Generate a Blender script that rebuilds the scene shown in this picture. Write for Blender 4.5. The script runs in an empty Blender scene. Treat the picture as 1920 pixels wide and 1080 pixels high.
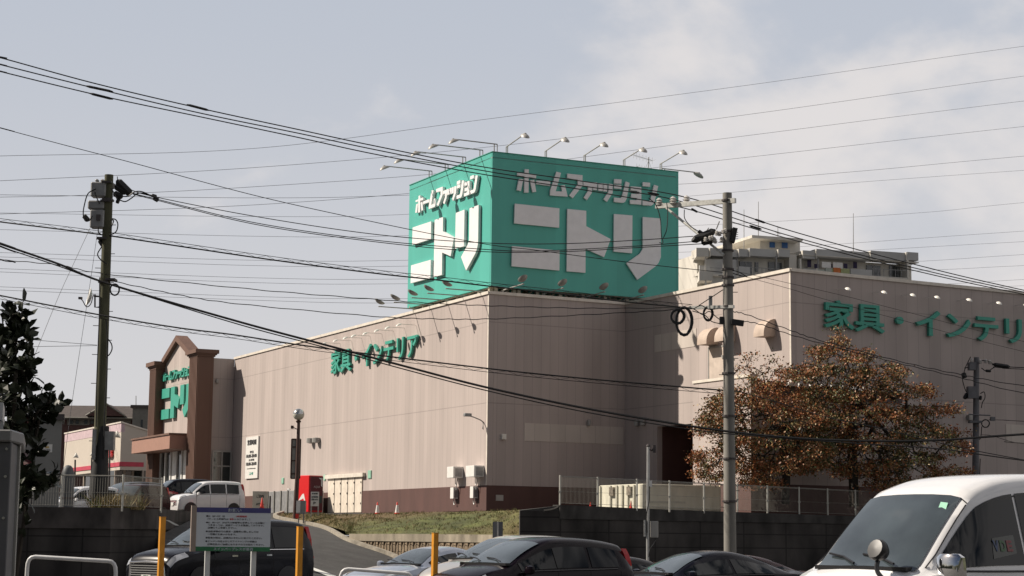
import bpy, bmesh, math, random
from mathutils import Vector, Matrix, noise
random.seed(7)
C = bpy.context.scene.collection
R = math.radians
# ------------------------------------------------------------ camera, sky, sun, exposure
FPX, PITCH, ROLL, CZ = 3415.0, 0.13534, 0.010586, 1.65
_F = Vector((0, math.cos(PITCH), math.sin(PITCH))); _R = Vector((1, 0, 0)); _U = Vector((0, -math.sin(PITCH), math.cos(PITCH)))
AX = math.cos(ROLL) * _R + math.sin(ROLL) * _U
AY = -math.sin(ROLL) * _R + math.cos(ROLL) * _U
CAMP = Vector((0, 0, CZ))
cd = bpy.data.cameras.new('camera'); cam = bpy.data.objects.new('camera', cd); C.objects.link(cam)
cd.sensor_width = 36; cd.lens = 36 * FPX / 1920; cd.clip_end = 3000; cd.clip_start = .1
M = Matrix.Identity(4)
for i in range(3):
    M[i][0] = AX[i]; M[i][1] = AY[i]; M[i][2] = -_F[i]; M[i][3] = CAMP[i]
cam.matrix_world = M
bpy.context.scene.camera = cam
SUN_EL, SUN_AZ = R(40), R(172.5)
S = Vector((math.cos(SUN_EL) * math.cos(SUN_AZ), math.cos(SUN_EL) * math.sin(SUN_AZ), math.sin(SUN_EL)))
sl = bpy.data.lights.new('sun', 'SUN'); sl.energy = 5.0; sl.angle = R(.5); sl.color = (1, .90, .775)
so = bpy.data.objects.new('sun', sl); C.objects.link(so); so.rotation_euler = S.to_track_quat('Z', 'Y').to_euler()
vs = bpy.context.scene.view_settings
vs.view_transform = 'Standard'; vs.look = 'None'; vs.exposure = 0.23; vs.gamma = 1; vs.use_curve_mapping = False
W = bpy.data.worlds.new('World'); bpy.context.scene.world = W; W.use_nodes = True
nt = W.node_tree; N = nt.nodes; L = nt.links
bg = N['Background']; bg.inputs[1].default_value = .027
sk = N.new('ShaderNodeTexSky'); sk.sky_type = 'NISHITA'; sk.sun_disc = False; sk.sun_elevation = SUN_EL
sk.sun_rotation = math.atan2(S.x, S.y); sk.air_density = 1.0; sk.dust_density = 3.0; sk.ozone_density = 2.0
tc = N.new('ShaderNodeTexCoord'); sp = N.new('ShaderNodeSeparateXYZ'); L.new(tc.outputs['Generated'], sp.inputs[0])
def wm(op, a, b=None, c=None, clamp=False):
    n = N.new('ShaderNodeMath'); n.operation = op; n.use_clamp = clamp
    for k, v in enumerate((a, b, c)):
        if v is None: continue
        if isinstance(v, (int, float)): n.inputs[k].default_value = v
        else: L.new(v, n.inputs[k])
    return n.outputs[0]
mp = N.new('ShaderNodeMapping'); mp.inputs['Scale'].default_value = (8, 8, 13); mp.inputs['Rotation'].default_value = (0, R(25), 0); L.new(tc.outputs['Generated'], mp.inputs[0])
nz = N.new('ShaderNodeTexNoise'); nz.inputs['Scale'].default_value = 1.0; nz.inputs['Detail'].default_value = 8; nz.inputs['Roughness'].default_value = .52; nz.inputs['Distortion'].default_value = .2; L.new(mp.outputs[0], nz.inputs[0])
# bank of thin cloud to the right of the shop, loose wisps elsewhere
side = wm('SUBTRACT', sp.outputs[0], wm('MULTIPLY', sp.outputs[2], .25))
msk = N.new('ShaderNodeMapRange'); msk.interpolation_type = 'SMOOTHSTEP'; L.new(side, msk.inputs[0])
for k, v in ((1, -.09), (2, .07), (3, -.13), (4, .13)): msk.inputs[k].default_value = v
cl = N.new('ShaderNodeMapRange'); cl.interpolation_type = 'SMOOTHSTEP'; L.new(wm('ADD', nz.outputs[0], msk.outputs[0]), cl.inputs[0])
for k, v in ((1, .47), (2, .68), (3, 0), (4, .88)): cl.inputs[k].default_value = v
haze = N.new('ShaderNodeMix'); haze.data_type = 'RGBA'; 
hf = N.new('ShaderNodeMapRange'); hf.interpolation_type = 'SMOOTHSTEP'; L.new(sp.outputs[1], hf.inputs[0])   # haze weighted to the front, left off behind to dim skylight on shaded walls
for k, v in ((1, .35), (2, .9), (3, .0), (4, .95)): hf.inputs[k].default_value = v
L.new(hf.outputs[0], haze.inputs[0])
L.new(sk.outputs[0], haze.inputs[6]); 
el = N.new('ShaderNodeMapRange'); el.interpolation_type = 'SMOOTHSTEP'; L.new(sp.outputs[2], el.inputs[0])
for k, v in ((1, 0), (2, .32), (3, 0), (4, 1)): el.inputs[k].default_value = v
hc = N.new('ShaderNodeMix'); hc.data_type = 'RGBA'; L.new(el.outputs[0], hc.inputs[0]); hc.inputs[6].default_value = (22.6, 22.1, 22.2, 1); hc.inputs[7].default_value = (16.6, 17.9, 20.4, 1); L.new(hc.outputs[2], haze.inputs[7])
mx = N.new('ShaderNodeMix'); mx.data_type = 'RGBA'; L.new(cl.outputs[0], mx.inputs[0]); L.new(haze.outputs[2], mx.inputs[6]); mx.inputs[7].default_value = (24.6, 23.5, 23.2, 1)
L.new(mx.outputs[2], bg.inputs[0])

# ------------------------------------------------------------ pixel helpers: a pixel of the photo -> point in the place
def ray(x, y): return _F + AX * ((x - 960) / FPX) - AY * ((y - 540) / FPX)
def atY(x, y, Y): d = ray(x, y); return CAMP + d * (Y / d.y)
def atZ(x, y, Z): d = ray(x, y); return CAMP + d * ((Z - CZ) / d.z)
class Fr:                                   # frame of a vertical face: x along, y inward, z up
    def __init__(s, P, Q, z=0):
        s.o = Vector((P[0], P[1], z)); s.x = Vector((Q[0] - P[0], Q[1] - P[1], 0)); s.len = s.x.length; s.x.normalize()
        s.y = Vector((-s.x.y, s.x.x, 0)); s.z = Vector((0, 0, 1))
    def w(s, u, v, z): return s.o + s.x * u + s.y * v + s.z * z
    def at(s, px, py, off=0):
        d = ray(px, py); p0 = s.o + s.y * off; t = (p0 - CAMP).dot(s.y) / d.dot(s.y); P = CAMP + d * t
        return ((P - s.o).dot(s.x), P.z - s.o.z)
    def M(s, u=0, v=0, z=0):
        o = s.w(u, v, z); m = Matrix.Identity(4)
        for i in range(3): m[i][0] = s.x[i]; m[i][1] = s.y[i]; m[i][2] = s.z[i]; m[i][3] = o[i]
        return m
I4 = Matrix.Identity(4)
# ------------------------------------------------------------ materials
MATS = {}
def mat(name, col, rough=.7, metal=0, var=.12, scale=3.0, bump=0, spec=.5, streak=0, alpha=None, coat=0, detail=5, bscale=None):
    if name in MATS: return MATS[name]
    m = bpy.data.materials.new(name); m.use_nodes = True; t = m.node_tree; b = t.nodes['Principled BSDF']; MATS[name] = m
    b.inputs['Roughness'].default_value = rough; b.inputs['Metallic'].default_value = metal; b.inputs['Specular IOR Level'].default_value = spec
    b.inputs['Coat Weight'].default_value = coat
    c = t.nodes.new('ShaderNodeTexCoord'); n = t.nodes.new('ShaderNodeTexNoise'); n.inputs['Scale'].default_value = scale; n.inputs['Detail'].default_value = detail
    mp_ = t.nodes.new('ShaderNodeMapping'); t.links.new(c.outputs['Object'], mp_.inputs[0]); t.links.new(mp_.outputs[0], n.inputs[0])
    if streak: mp_.inputs['Scale'].default_value = (1, 1, streak)
    r = t.nodes.new('ShaderNodeMapRange'); t.links.new(n.outputs[0], r.inputs[0])
    for k, v in ((1, .3), (2, .7), (3, 1 - var), (4, 1 + var)): r.inputs[k].default_value = v
    h = t.nodes.new('ShaderNodeVectorMath'); h.operation = 'SCALE'; h.inputs[0].default_value = col; t.links.new(r.outputs[0], h.inputs[3]); t.links.new(h.outputs[0], b.inputs['Base Color'])
    if bump:
        n2 = n
        if bscale:
            n2 = t.nodes.new('ShaderNodeTexNoise'); n2.inputs['Scale'].default_value = bscale; t.links.new(c.outputs['Object'], n2.inputs[0])
        bp = t.nodes.new('ShaderNodeBump'); bp.inputs['Strength'].default_value = bump; bp.inputs['Distance'].default_value = .05
        t.links.new(n2.outputs[0], bp.inputs['Height']); t.links.new(bp.outputs[0], b.inputs['Normal'])
    return m
def panel_mat(name, col, pitch=.6, line=.035, dark=.62, hz=(), rough=.75, var=.10, streak=.12):
    """cladding: vertical joints every `pitch` along local X, horizontal joints at heights hz, faint rain streaks"""
    if name in MATS: return MATS[name]
    m = mat(name, col, rough, 0, var, .9, streak=streak); t = m.node_tree; b = t.nodes['Principled BSDF']
    base = b.inputs['Base Color'].links[0].from_socket
    c = t.nodes.new('ShaderNodeTexCoord'); s = t.nodes.new('ShaderNodeSeparateXYZ'); t.links.new(c.outputs['Object'], s.inputs[0])
    def mm(op, a, b_=None):
        n = t.nodes.new('ShaderNodeMath'); n.operation = op
        for k, v in enumerate((a, b_)):
            if v is None: continue
            if isinstance(v, (int, float)): n.inputs[k].default_value = v
            else: t.links.new(v, n.inputs[k])
        return n.outputs[0]
    q = mm('DIVIDE', s.outputs[0], pitch); f = mm('LESS_THAN', mm('FRACT', q), line / pitch)
    for z in hz: f = mm('MAXIMUM', f, mm('LESS_THAN', mm('ABSOLUTE', mm('SUBTRACT', s.outputs[2], z)), .022))
    # each panel a shade of its own
    wn = t.nodes.new('ShaderNodeTexWhiteNoise'); wn.noise_dimensions = '1D'; t.links.new(mm('FLOOR', q), wn.inputs['W'])
    k = mm('ADD', mm('MULTIPLY', wn.outputs[0], .075), .96); k = mm('MULTIPLY', k, mm('SUBTRACT', 1, mm('MULTIPLY', f, 1 - dark)))
    h = t.nodes.new('ShaderNodeVectorMath'); h.operation = 'SCALE'; t.links.new(base, h.inputs[0]); t.links.new(k, h.inputs[3]); t.links.new(h.outputs[0], b.inputs['Base Color'])
    return m
def glass_mat(name, col=(.02, .025, .03), rough=.04, var=.1, spec=.9):
    return mat(name, col, rough, 0, var, 2, spec=spec)
CLAD = panel_mat('cladding_beige', (.452, .388, .362), .5, .022, .74, hz=(8.17, 12.2))
CLAD2 = panel_mat('cladding_beige_wide', (.452, .388, .362), .68, .024, .74, hz=(8.17, 12.2))
PLINTH = mat('plinth_brown', (.098, .047, .040), .7, 0, .15, 1.2, streak=.3)
BROWN = panel_mat('tower_brown', (.155, .085, .062), .9, dark=.8)
FLASH = mat('flashing_pale', (.72, .66, .58), .5)
GREEN = mat('sign_green', (.095, .45, .37), .45, 0, .05, .6, streak=.3)
LGREEN = mat('letter_green', (.05, .36, .27), .45, 0, .06)
WHITE = mat('letter_white', (.86, .85, .86), .5, 0, .04)
PAINTW = mat('white_paint', (.78, .77, .74), .45, 0, .06, 6)
STEEL = mat('grey_steel', (.30, .30, .30), .5, .4, .2, 4)
GALV = mat('galvanised', (.48, .48, .47), .45, .5, .15, 5)
DARKST = mat('dark_steel', (.07, .06, .06), .6, .2, .3, 5)
BLACK = mat('black_rubber', (.012, .012, .013), .6)
CABLE = mat('cable_black', (.008, .008, .009), .5, var=.05)
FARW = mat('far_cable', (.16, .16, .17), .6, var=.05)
CONC = mat('pole_concrete', (.22, .21, .19), .85, 0, .22, 2.5, streak=.2, bump=.1)
MOSSP = mat('pole_mossy', (.088, .088, .052), .9, 0, .35, 3, streak=.25, bump=.15)
WALLC = panel_mat('retaining_concrete', (.040, .036, .034), 1.83, .05, .35, hz=(-.42, -.95, -1.48), rough=.9, var=.75, streak=.4)
ASPH = mat('asphalt', (.062, .060, .058), .92, 0, .22, 1.5, bump=.4, bscale=60)
LINEW = mat('road_paint', (.72, .72, .68), .7, 0, .2, 8)
ORANGE = mat('orange_paint', (.62, .26, .012), .5, 0, .12, 9)
RED = mat('red_paint', (.74, .012, .018), .3, 0, .05, coat=.5)
CONE = mat('cone_red', (.75, .05, .03), .5)
CREAM = mat('cream_box', (.62, .60, .50), .6, 0, .1)
CONTAIN = mat('container_white', (.72, .69, .56), .55, 0, .14, 2.2, streak=.4)
TXT = mat('lettering_black', (.03, .03, .035), .6)
TRED = mat('lettering_red', (.55, .04, .04), .6)
CHROME = mat('chrome', (.85, .85, .86), .06, 1, .02)
PLATEW = mat('plate_white', (.75, .75, .72), .4)
LAMPG = mat('lamp_grey', (.36, .35, .33), .45, .1)
LAMPW = mat('lamp_white', (.80, .78, .72), .35)
# ------------------------------------------------------------ mesh builder
class MB:
    def __init__(s): s.v = []; s.f = []; s.mi = []; s.cur = 0
    def add(s, vs_, fs, M_=None):
        k = len(s.v); s.v += [(M_ @ Vector(v)) if M_ else Vector(v) for v in vs_]
        for f in fs: s.f.append([i + k for i in f]); s.mi.append(s.cur)
        return s
    def box(s, x0, x1, y0, y1, z0, z1, M_=None):
        return s.add([(x, y, z) for z in (z0, z1) for y in (y0, y1) for x in (x0, x1)],
                     [(0, 2, 3, 1), (4, 5, 7, 6), (0, 1, 5, 4), (2, 6, 7, 3), (0, 4, 6, 2), (1, 3, 7, 5)], M_)
    def prism(s, poly, y0, y1, M_=None):     # polygon in x,z pushed along y
        n = len(poly)
        vs_ = [(a, y0, b) for a, b in poly] + [(a, y1, b) for a, b in poly]
        return s.add(vs_, [list(range(n)), list(range(2 * n - 1, n - 1, -1))] + [[i, (i + 1) % n, (i + 1) % n + n, i + n] for i in range(n)], M_)
    def flat(s, poly, z0, z1, M_=None):      # polygon in x,y pushed along z
        n = len(poly)
        vs_ = [(a, b, z0) for a, b in poly] + [(a, b, z1) for a, b in poly]
        return s.add(vs_, [list(range(n)), list(range(2 * n - 1, n - 1, -1))] + [[i, (i + 1) % n, (i + 1) % n + n, i + n] for i in range(n)], M_)
    def tube(s, pts, r, n=6, M_=None, cap=True):
        pts = [Vector(p) for p in pts]; rs = r if isinstance(r, (list, tuple)) else [r] * len(pts)
        k0 = []; up = Vector((0, 0, 1)); vs_ = []; fs = []
        d0 = (pts[1] - pts[0]).normalized(); a = d0.cross(up)
        if a.length < .05: a = d0.cross(Vector((0, 1, 0)))
        a.normalize()
        for i, p in enumerate(pts):
            d = (pts[min(i + 1, len(pts) - 1)] - pts[max(i - 1, 0)])
            if d.length < 1e-9: d = d0
            d.normalize(); a = (a - d * a.dot(d))
            if a.length < 1e-4: a = d.orthogonal()
            a.normalize(); b = d.cross(a)
            for j in range(n):
                t = 2 * math.pi * j / n; vs_.append(p + (a * math.cos(t) + b * math.sin(t)) * rs[i])
            if i:
                for j in range(n): fs.append([(i - 1) * n + j, (i - 1) * n + (j + 1) % n, i * n + (j + 1) % n, i * n + j])
        if cap: fs += [list(range(n - 1, -1, -1)), list(range((len(pts) - 1) * n, len(pts) * n))]
        return s.add(vs_, fs, M_)
    def lathe(s, prof, n=14, M_=None):       # (radius, z)
        vs_ = [(r * math.cos(2 * math.pi * j / n), r * math.sin(2 * math.pi * j / n), z) for r, z in prof for j in range(n)]
        fs = [[i * n + j, i * n + (j + 1) % n, (i + 1) * n + (j + 1) % n, (i + 1) * n + j] for i in range(len(prof) - 1) for j in range(n)]
        return s.add(vs_, fs + [list(range(n - 1, -1, -1)), list(range((len(prof) - 1) * n, len(prof) * n))], M_)
    def build(s, name, m, parent=None, smooth=False, frame=None, recalc=True, local=False, bevel=0):
        me = bpy.data.meshes.new(name); inv = None
        if frame is not None: inv = frame.inverted()
        elif parent is not None and not local: inv = parent.matrix_basis.inverted() if not parent.parent else (parent.parent.matrix_basis @ parent.matrix_basis).inverted()
        vv = [inv @ v for v in s.v] if inv else s.v
        me.from_pydata([tuple(v) for v in vv], [], s.f)
        ms = m if isinstance(m, (list, tuple)) else [m]
        for q in ms: me.materials.append(q)
        if len(ms) > 1: me.polygons.foreach_set('material_index', s.mi)
        if recalc:
            b = bmesh.new(); b.from_mesh(me); bmesh.ops.recalc_face_normals(b, faces=b.faces)
            if bevel: bmesh.ops.bevel(b, geom=b.edges[:], offset=bevel, segments=1, affect='EDGES')
            b.to_mesh(me); b.free()
        if smooth: me.polygons.foreach_set('use_smooth', [True] * len(me.polygons)); me.set_sharp_from_angle(angle=R(42))
        o = bpy.data.objects.new(name, me); C.objects.link(o)
        if frame is not None: o.matrix_basis = (parent.matrix_basis.inverted() @ frame) if parent else frame
        if parent: o.parent = parent
        return o
def tag(o, label=None, cat=None, group=None, kind=None):
    for k, v in (('label', label), ('category', cat), ('group', group), ('kind', kind)):
        if v: o[k] = v
    return o
def thing(name, label, cat, loc=(0, 0, 0), rz=0, group=None):
    o = bpy.data.objects.new(name, None); C.objects.link(o); o.empty_display_size = .2
    o.matrix_basis = Matrix.Translation(Vector(loc)) @ Matrix.Rotation(rz, 4, 'Z')
    return tag(o, label, cat, group)
def dup(o, loc, rz=0, label=None):
    def rec(a, p):
        c = a.copy(); C.objects.link(c)
        if p: c.parent = p; c.matrix_basis = a.matrix_basis.copy()
        for ch in list(a.children): rec(ch, c)
        return c
    r = rec(o, None); r.matrix_basis = Matrix.Translation(Vector(loc)) @ Matrix.Rotation(rz, 4, 'Z')
    if label: r['label'] = label
    return r
ORD = ['leftmost', 'second', 'third', 'fourth', 'fifth', 'sixth', 'seventh', 'eighth', 'ninth', 'tenth', 'eleventh', 'twelfth', 'thirteenth', 'fourteenth', 'fifteenth']
def catmull(P, k=10):
    P = [Vector(p) for p in P]
    if len(P) < 3: return [P[0].lerp(P[-1], i / k) for i in range(k + 1)]
    out = []
    for i in range(len(P) - 1):
        a = P[i - 1] if i else P[0] * 2 - P[1]; b = P[i]; c = P[i + 1]; d = P[i + 2] if i + 2 < len(P) else P[-1] * 2 - P[-2]
        for j in range(k):
            t = j / k; out.append(.5 * ((2 * b) + (c - a) * t + (2 * a - 5 * b + 4 * c - d) * t * t + (3 * b - a - 3 * c + d) * t ** 3))
    return out + [P[-1]]
def text_mesh(s, frame, x0, x1, z0, z1, depth=.02, off=0.0, mb=None, bold=0.0, shear=0.0, keep=False, align='C'):
    """writing as solid letters fitted into a rectangle of a wall frame; front at y=-depth-off"""
    cu = bpy.data.curves.new('t', 'FONT'); cu.body = s; cu.size = 1; cu.extrude = .5; cu.offset = bold; cu.shear = shear; cu.resolution_u = 3
    ob = bpy.data.objects.new('t', cu); C.objects.link(ob)
    dg = bpy.context.evaluated_depsgraph_get(); me = bpy.data.meshes.new_from_object(ob.evaluated_get(dg))
    bpy.data.objects.remove(ob); bpy.data.curves.remove(cu)
    mb = mb or MB()
    if len(me.vertices) == 0: return mb
    xs = [v.co.x for v in me.vertices]; ys = [v.co.y for v in me.vertices]; ax, bx, ay, by = min(xs), max(xs), min(ys), max(ys)
    sx = (x1 - x0) / max(bx - ax, 1e-6); sz = (z1 - z0) / max(by - ay, 1e-6)
    if keep:
        sx = min(sx, sz); sz = sx if not keep == 'h' else sz
    xo = x0 if align == 'L' else x0 + ((x1 - x0) - sx * (bx - ax)) / 2
    vs_ = [frame.w(xo + (v.co.x - ax) * sx, -off - depth * (v.co.z + .5), z0 + (v.co.y - ay) * sz) for v in me.vertices]
    mb.add(vs_, [list(p.vertices) for p in me.polygons]); bpy.data.meshes.remove(me)
    return mb
# ============================================================ GROUND
GZ = 2.88
K_ = [atY(515, 972, 85), atY(600, 990, 79), atY(650, 1015, 73.2), atY(735, 1045, 70.5), Vector((-3.4, 68.5, .2)), Vector((-1.4, 66.4, .0)), Vector((0, 55, 0)), Vector((2, 30, 0))]
KT = Vector((-11.2, 90, 2.62))
L_ = [Vector((-12.7, 80, 2.52)), Vector((-12.4, 73, 2.25)), Vector((-12.2, 68, 1.9)), Vector((-12.2, 64.6, 1.5)), Vector((-10.7, 58, .75)), Vector((-9.0, 51, .1)), Vector((-8.5, 46, 0)), Vector((-8, 30, 0))]
LT = Vector((-12.9, 86, 2.62))
WL0, WLC, WLE, WLB = Vector((-80, 61.3, 2.43)), Vector((-12.42, 64.4, 2.44)), Vector((-12.4, 68, 2.45)), Vector((-12.9, 80, 2.56))
WM = Vector((-13.3, 61.3, 2.43))
T_ = [atY(540, 968, 85.2), atY(620, 965, 84), atY(720, 962, 82.5), atY(810, 960, 80), atY(900, 958, 77), atY(975, 956, 70)]
RW = [atY(975, 957, 66.5), atY(1050, 959, 66.6), atY(1050, 948, 66.6), atY(1250, 957, 69.8), atY(1480, 965, 73.2), atY(1605, 969, 75.5)]
RWE = RW[-1] + (RW[-1] - RW[2]) * 2.5
def poly_obj(name, pts, m, kind=None):
    b = bmesh.new(); vs_ = [b.verts.new(p) for p in pts]
    es = [b.edges.new((vs_[i], vs_[(i + 1) % len(vs_)])) for i in range(len(vs_))]
    bmesh.ops.triangle_fill(b, use_beauty=True, use_dissolve=False, edges=es); bmesh.ops.recalc_face_normals(b, faces=b.faces)
    me = bpy.data.meshes.new(name); b.to_mesh(me); b.free(); me.materials.append(m)
    for p in me.polygons:
        if p.normal.z < 0: p.flip()
    o = bpy.data.objects.new(name, me); C.objects.link(o); tag(o, kind=kind or 'structure'); return o
hl_ = [Vector((-92, 75 - 9 * k, 0)) for k in range(9)] + [Vector((x, -14 - 4 * math.sin(x * .05), 0)) for x in range(-80, 81, 10)] + [Vector((92, 3 + 9 * k, 0)) for k in range(9)]; mb = MB(); vv = []
for i, p in enumerate(hl_):                                   # unseen bank added around the viewer to cut skylight and darken car reflections
    h = 13 + 2.5 * math.sin(i * .9) + 2 * math.sin(i * 2.3); o_ = Vector((0, -1, 0)) if abs(p.x) < 85 else Vector((1 if p.x > 0 else -1, -.15, 0)); vv += [p, p + o_ * 4 + Vector((0, 0, h * .7)), p + o_ * 14 + Vector((0, 0, h)), p + o_ * 60 + Vector((0, 0, h)), p + o_ * 60 + Vector((0, 0, -.02))]
mb.add(vv, [[i * 5 + j, (i + 1) * 5 + j, (i + 1) * 5 + j + 1, i * 5 + j + 1] for i in range(len(hl_) - 1) for j in range(4)])
tag(mb.build('ambient_blocker', mat('blocker_dark', (.045, .05, .03), .95, 0, .5, .4)), kind='structure')
g = MB().add([(-1500, -300, -.03), (1500, -300, -.03), (1500, 2500, -.03), (-1500, 2500, -.03)], [(0, 1, 2, 3)]).build('ground', ASPH); tag(g, kind='structure')
poly_obj('terrace', [WL0, WM, WLC, WLE, WLB, LT, KT] + T_ + [RW[0], RW[1], RW[2], RW[3], RW[4], RW[5], RWE, Vector((300, 250, 2.6)), Vector((900, 2000, 2.9)), Vector((-900, 2000, 2.9)), Vector((-300, 61.3, 2.43))], ASPH)
# access ramp, lofted between its two kerbs
mb = MB(); A_ = [LT] + L_; B_ = [KT] + K_; n = 9
Ac = catmull(A_, 4); Bc = catmull(B_, 4)
vs_ = [a.lerp(b, j / n) + Vector((0, 0, .004)) for a, b in zip(Ac, Bc) for j in range(n + 1)]
mb.add(vs_, [[i * (n + 1) + j, i * (n + 1) + j + 1, (i + 1) * (n + 1) + j + 1, (i + 1) * (n + 1) + j] for i in range(len(Ac) - 1) for j in range(n)])
tag(mb.build('road_ramp', ASPH, smooth=True), kind='structure')
from mathutils.bvhtree import BVHTree
rbv = BVHTree.FromPolygons([tuple(v) for v in vs_], mb.f)
def on_ramp(px, py, up=.012):
    h = rbv.ray_cast(CAMP, ray(px, py))[0]; return (h if h else atY(px, py, 60)) + Vector((0, 0, up))
mb = MB()                                                    # painted lines on the ramp
for q in (((572, 1063), (583, 1063), (640, 1084), (622, 1084)), ((311, 976), (317, 976), (336, 986), (329, 986))): mb.add([on_ramp(*p) for p in q], [(0, 1, 2, 3)])
tag(mb.build('road_marking', LINEW, recalc=False), kind='structure')
# kerb of the ramp
mb = MB(); kk = catmull([KT] + K_[:6], 6)
for a, b in zip(kk[:-1], kk[1:]):
    n_ = Vector((b.y - a.y, a.x - b.x, 0)).normalized() * -.16
    mb.add([a, b, b + n_, a + n_, a + Vector((0, 0, .14)), b + Vector((0, 0, .14)), b + n_ + Vector((0, 0, .14)), a + n_ + Vector((0, 0, .14))], [(0, 1, 5, 4), (1, 2, 6, 5), (2, 3, 7, 6), (3, 0, 4, 7), (4, 5, 6, 7)])
tag(mb.build('kerb', mat('kerb_concrete', (.30, .27, .22), .9, 0, .3, 4)), kind='structure')
# ---------------------------------------------------------- grass bank above the block wall
BW = [atY(655, 1001, 73.0), atY(760, 1001, 71.3), atY(870, 1002, 69.3), atY(975, 1003, 67.2)]   # top edge of the block wall
GRASS = mat('bank_grass', (.082, .092, .026), .95, 0, .55, 1.3, bump=.5, bscale=14)
gt = GRASS.node_tree; gb = gt.nodes['Principled BSDF']; src = gb.inputs['Base Color'].links[0].from_socket
gm = gt.nodes.new('ShaderNodeMix'); gm.data_type = 'RGBA'; gn = gt.nodes.new('ShaderNodeTexNoise'); gn.inputs['Scale'].default_value = .45; gn.inputs['Detail'].default_value = 6
gr_ = gt.nodes.new('ShaderNodeMapRange'); gt.links.new(gn.outputs[0], gr_.inputs[0]); gr_.inputs[1].default_value = .38; gr_.inputs[2].default_value = .55
gt.links.new(gr_.outputs[0], gm.inputs[0]); gt.links.new(src, gm.inputs[6]); gm.inputs[7].default_value = (.14, .088, .042, 1); gt.links.new(gm.outputs[2], gb.inputs['Base Color'])
lo = catmull([K_[0] + Vector((.1, .2, .1)), K_[1] + Vector((.2, .1, .12)), K_[2] + Vector((.25, .2, .3)), BW[0], BW[1], BW[2], BW[3]], 8)
hi = catmull([T_[0], T_[1] + Vector((-.6, 0, 0)), T_[1], T_[2], T_[3], T_[4], T_[5]], 8)
nj = 7; vs_ = []
for a, b in zip(lo, hi):
    for j in range(nj + 1):
        t = j / nj; p = a.lerp(b, t); e = math.sin(t * math.pi)
        p.z += e * (.13 + .16 * noise.noise(Vector((p.x * .9, p.y * .9, 0)))); vs_.append(p)
bank_f = [[i * (nj + 1) + j, (i + 1) * (nj + 1) + j, (i + 1) * (nj + 1) + j + 1, i * (nj + 1) + j + 1] for i in range(len(lo) - 1) for j in range(nj)]
tag(MB().add(vs_, bank_f).build('grass_bank', GRASS, smooth=True, recalc=False), kind='structure')
BLADE = [mat('blade_green', (.075, .095, .02), .8), mat('blade_straw', (.20, .15, .065), .8)]
def tufts(name, pts, hmin, hmax, w, seed, straw=.5):
    rn = random.Random(seed); mb = MB()
    for p in pts:
        mb.cur = 1 if rn.random() < straw else 0
        for k in range(3):
            a = rn.random() * 6.28; h = rn.uniform(hmin, hmax); d = Vector((math.cos(a), math.sin(a), 0)); q = p + Vector((rn.gauss(0, .04), rn.gauss(0, .04), -.02))
            e = Vector((rn.gauss(0, .4), rn.gauss(0, .4), 0)) * h
            mb.add([q - d * w, q + d * w, q + e * .5 + d * w * .6 + Vector((0, 0, h * .6)), q + e + Vector((0, 0, h))], [(0, 1, 2), (0, 2, 3)])
    o = mb.build(name, BLADE, recalc=False); return tag(o, kind='stuff')
rn = random.Random(3); P_ = []
for _ in range(5200):
    i = rn.randrange(len(lo) - 1); s_, t = rn.random(), rn.random()
    a = lo[i].lerp(lo[i + 1], s_); b = hi[i].lerp(hi[i + 1], s_); p = a.lerp(b, t); p.z += math.sin(t * math.pi) * (.13 + .16 * noise.noise(Vector((p.x * .9, p.y * .9, 0))))
    if noise.noise(Vector((p.x * .5, p.y * .5, 4))) + rn.gauss(0, .2) > -.05 or rn.random() < .3: P_.append(p)
tag(tufts('grass', P_, .04, .13, .010, 5, .55), 'short dry grass and weeds growing on the sloping bank below the shop', 'grass')
wp = [atY(rn.triangular(168, 275, 215), 944, rn.uniform(62.5, 66)) for _ in range(900)]
for p in wp: p.z = 2.42
tag(tufts('weeds', wp, .15, .62, .010, 9, .8), 'yellowing weeds growing behind the mesh fence by the mossy pole', 'weeds')
# ---------------------------------------------------------- retaining walls
def wall_strip(mb, pts, z0, th):
    for a, b in zip(pts[:-1], pts[1:]):
        d = (b - a); n_ = Vector((-d.y, d.x, 0)).normalized() * th
        A0, B0 = Vector((a.x, a.y, z0)), Vector((b.x, b.y, z0))
        mb.add([A0, B0, B0 + n_, A0 + n_, a, b, b + n_, a + n_], [(0, 1, 5, 4), (1, 2, 6, 5), (2, 3, 7, 6), (3, 0, 4, 7), (4, 5, 6, 7)])
def conc_joints(m, pitch, hz):
    return m
rw = thing('retaining_wall', 'dark stained concrete retaining wall topped by the long fence on the right', 'wall', RW[2])
mb = MB(); wall_strip(mb, [Vector((p.x, p.y, p.z)) for p in (RW[2], RW[3], RW[4], RW[5], RWE)], -.05, .35); wall_strip(mb, [RW[0], RW[1]], -.05, .35)
mb.build('wall', WALLC, rw)
mb = MB(); wall_strip(mb, [p + Vector((0, -.05, .03)) for p in (RW[2], RW[3], RW[4], RW[5], RWE)], RW[5].z - .3, .42)
mb.tube(catmull([atY(x, y, 66.3) for x, y in ((1020, 958), (1034, 956), (1045, 952), (1048, 948))], 4), .06, 6)
mb.build('coping', mat('coping_concrete', (.045, .042, .04), .9, 0, .5, 2, streak=.4), rw)
rp = MB().tube(catmull([atY(x, y, 73.5) for x, y in ((1436, 984), (1450, 984), (1458, 1000), (1468, 1062))], 6), .075, 8).build('drain_pipe', mat('pipe_grey', (.12, .12, .12), .6), None, True)
tag(rp, 'grey drain pipe bent down the face of the dark retaining wall', 'pipe')
lw = thing('retaining_wall', 'black stained concrete wall holding up the parking area on the left', 'wall', WLC)
mb = MB(); wall_strip(mb, [WL0, WM, WLC, WLE, WLB], -.05, .3); mb.build('wall', WALLC, lw)
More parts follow.
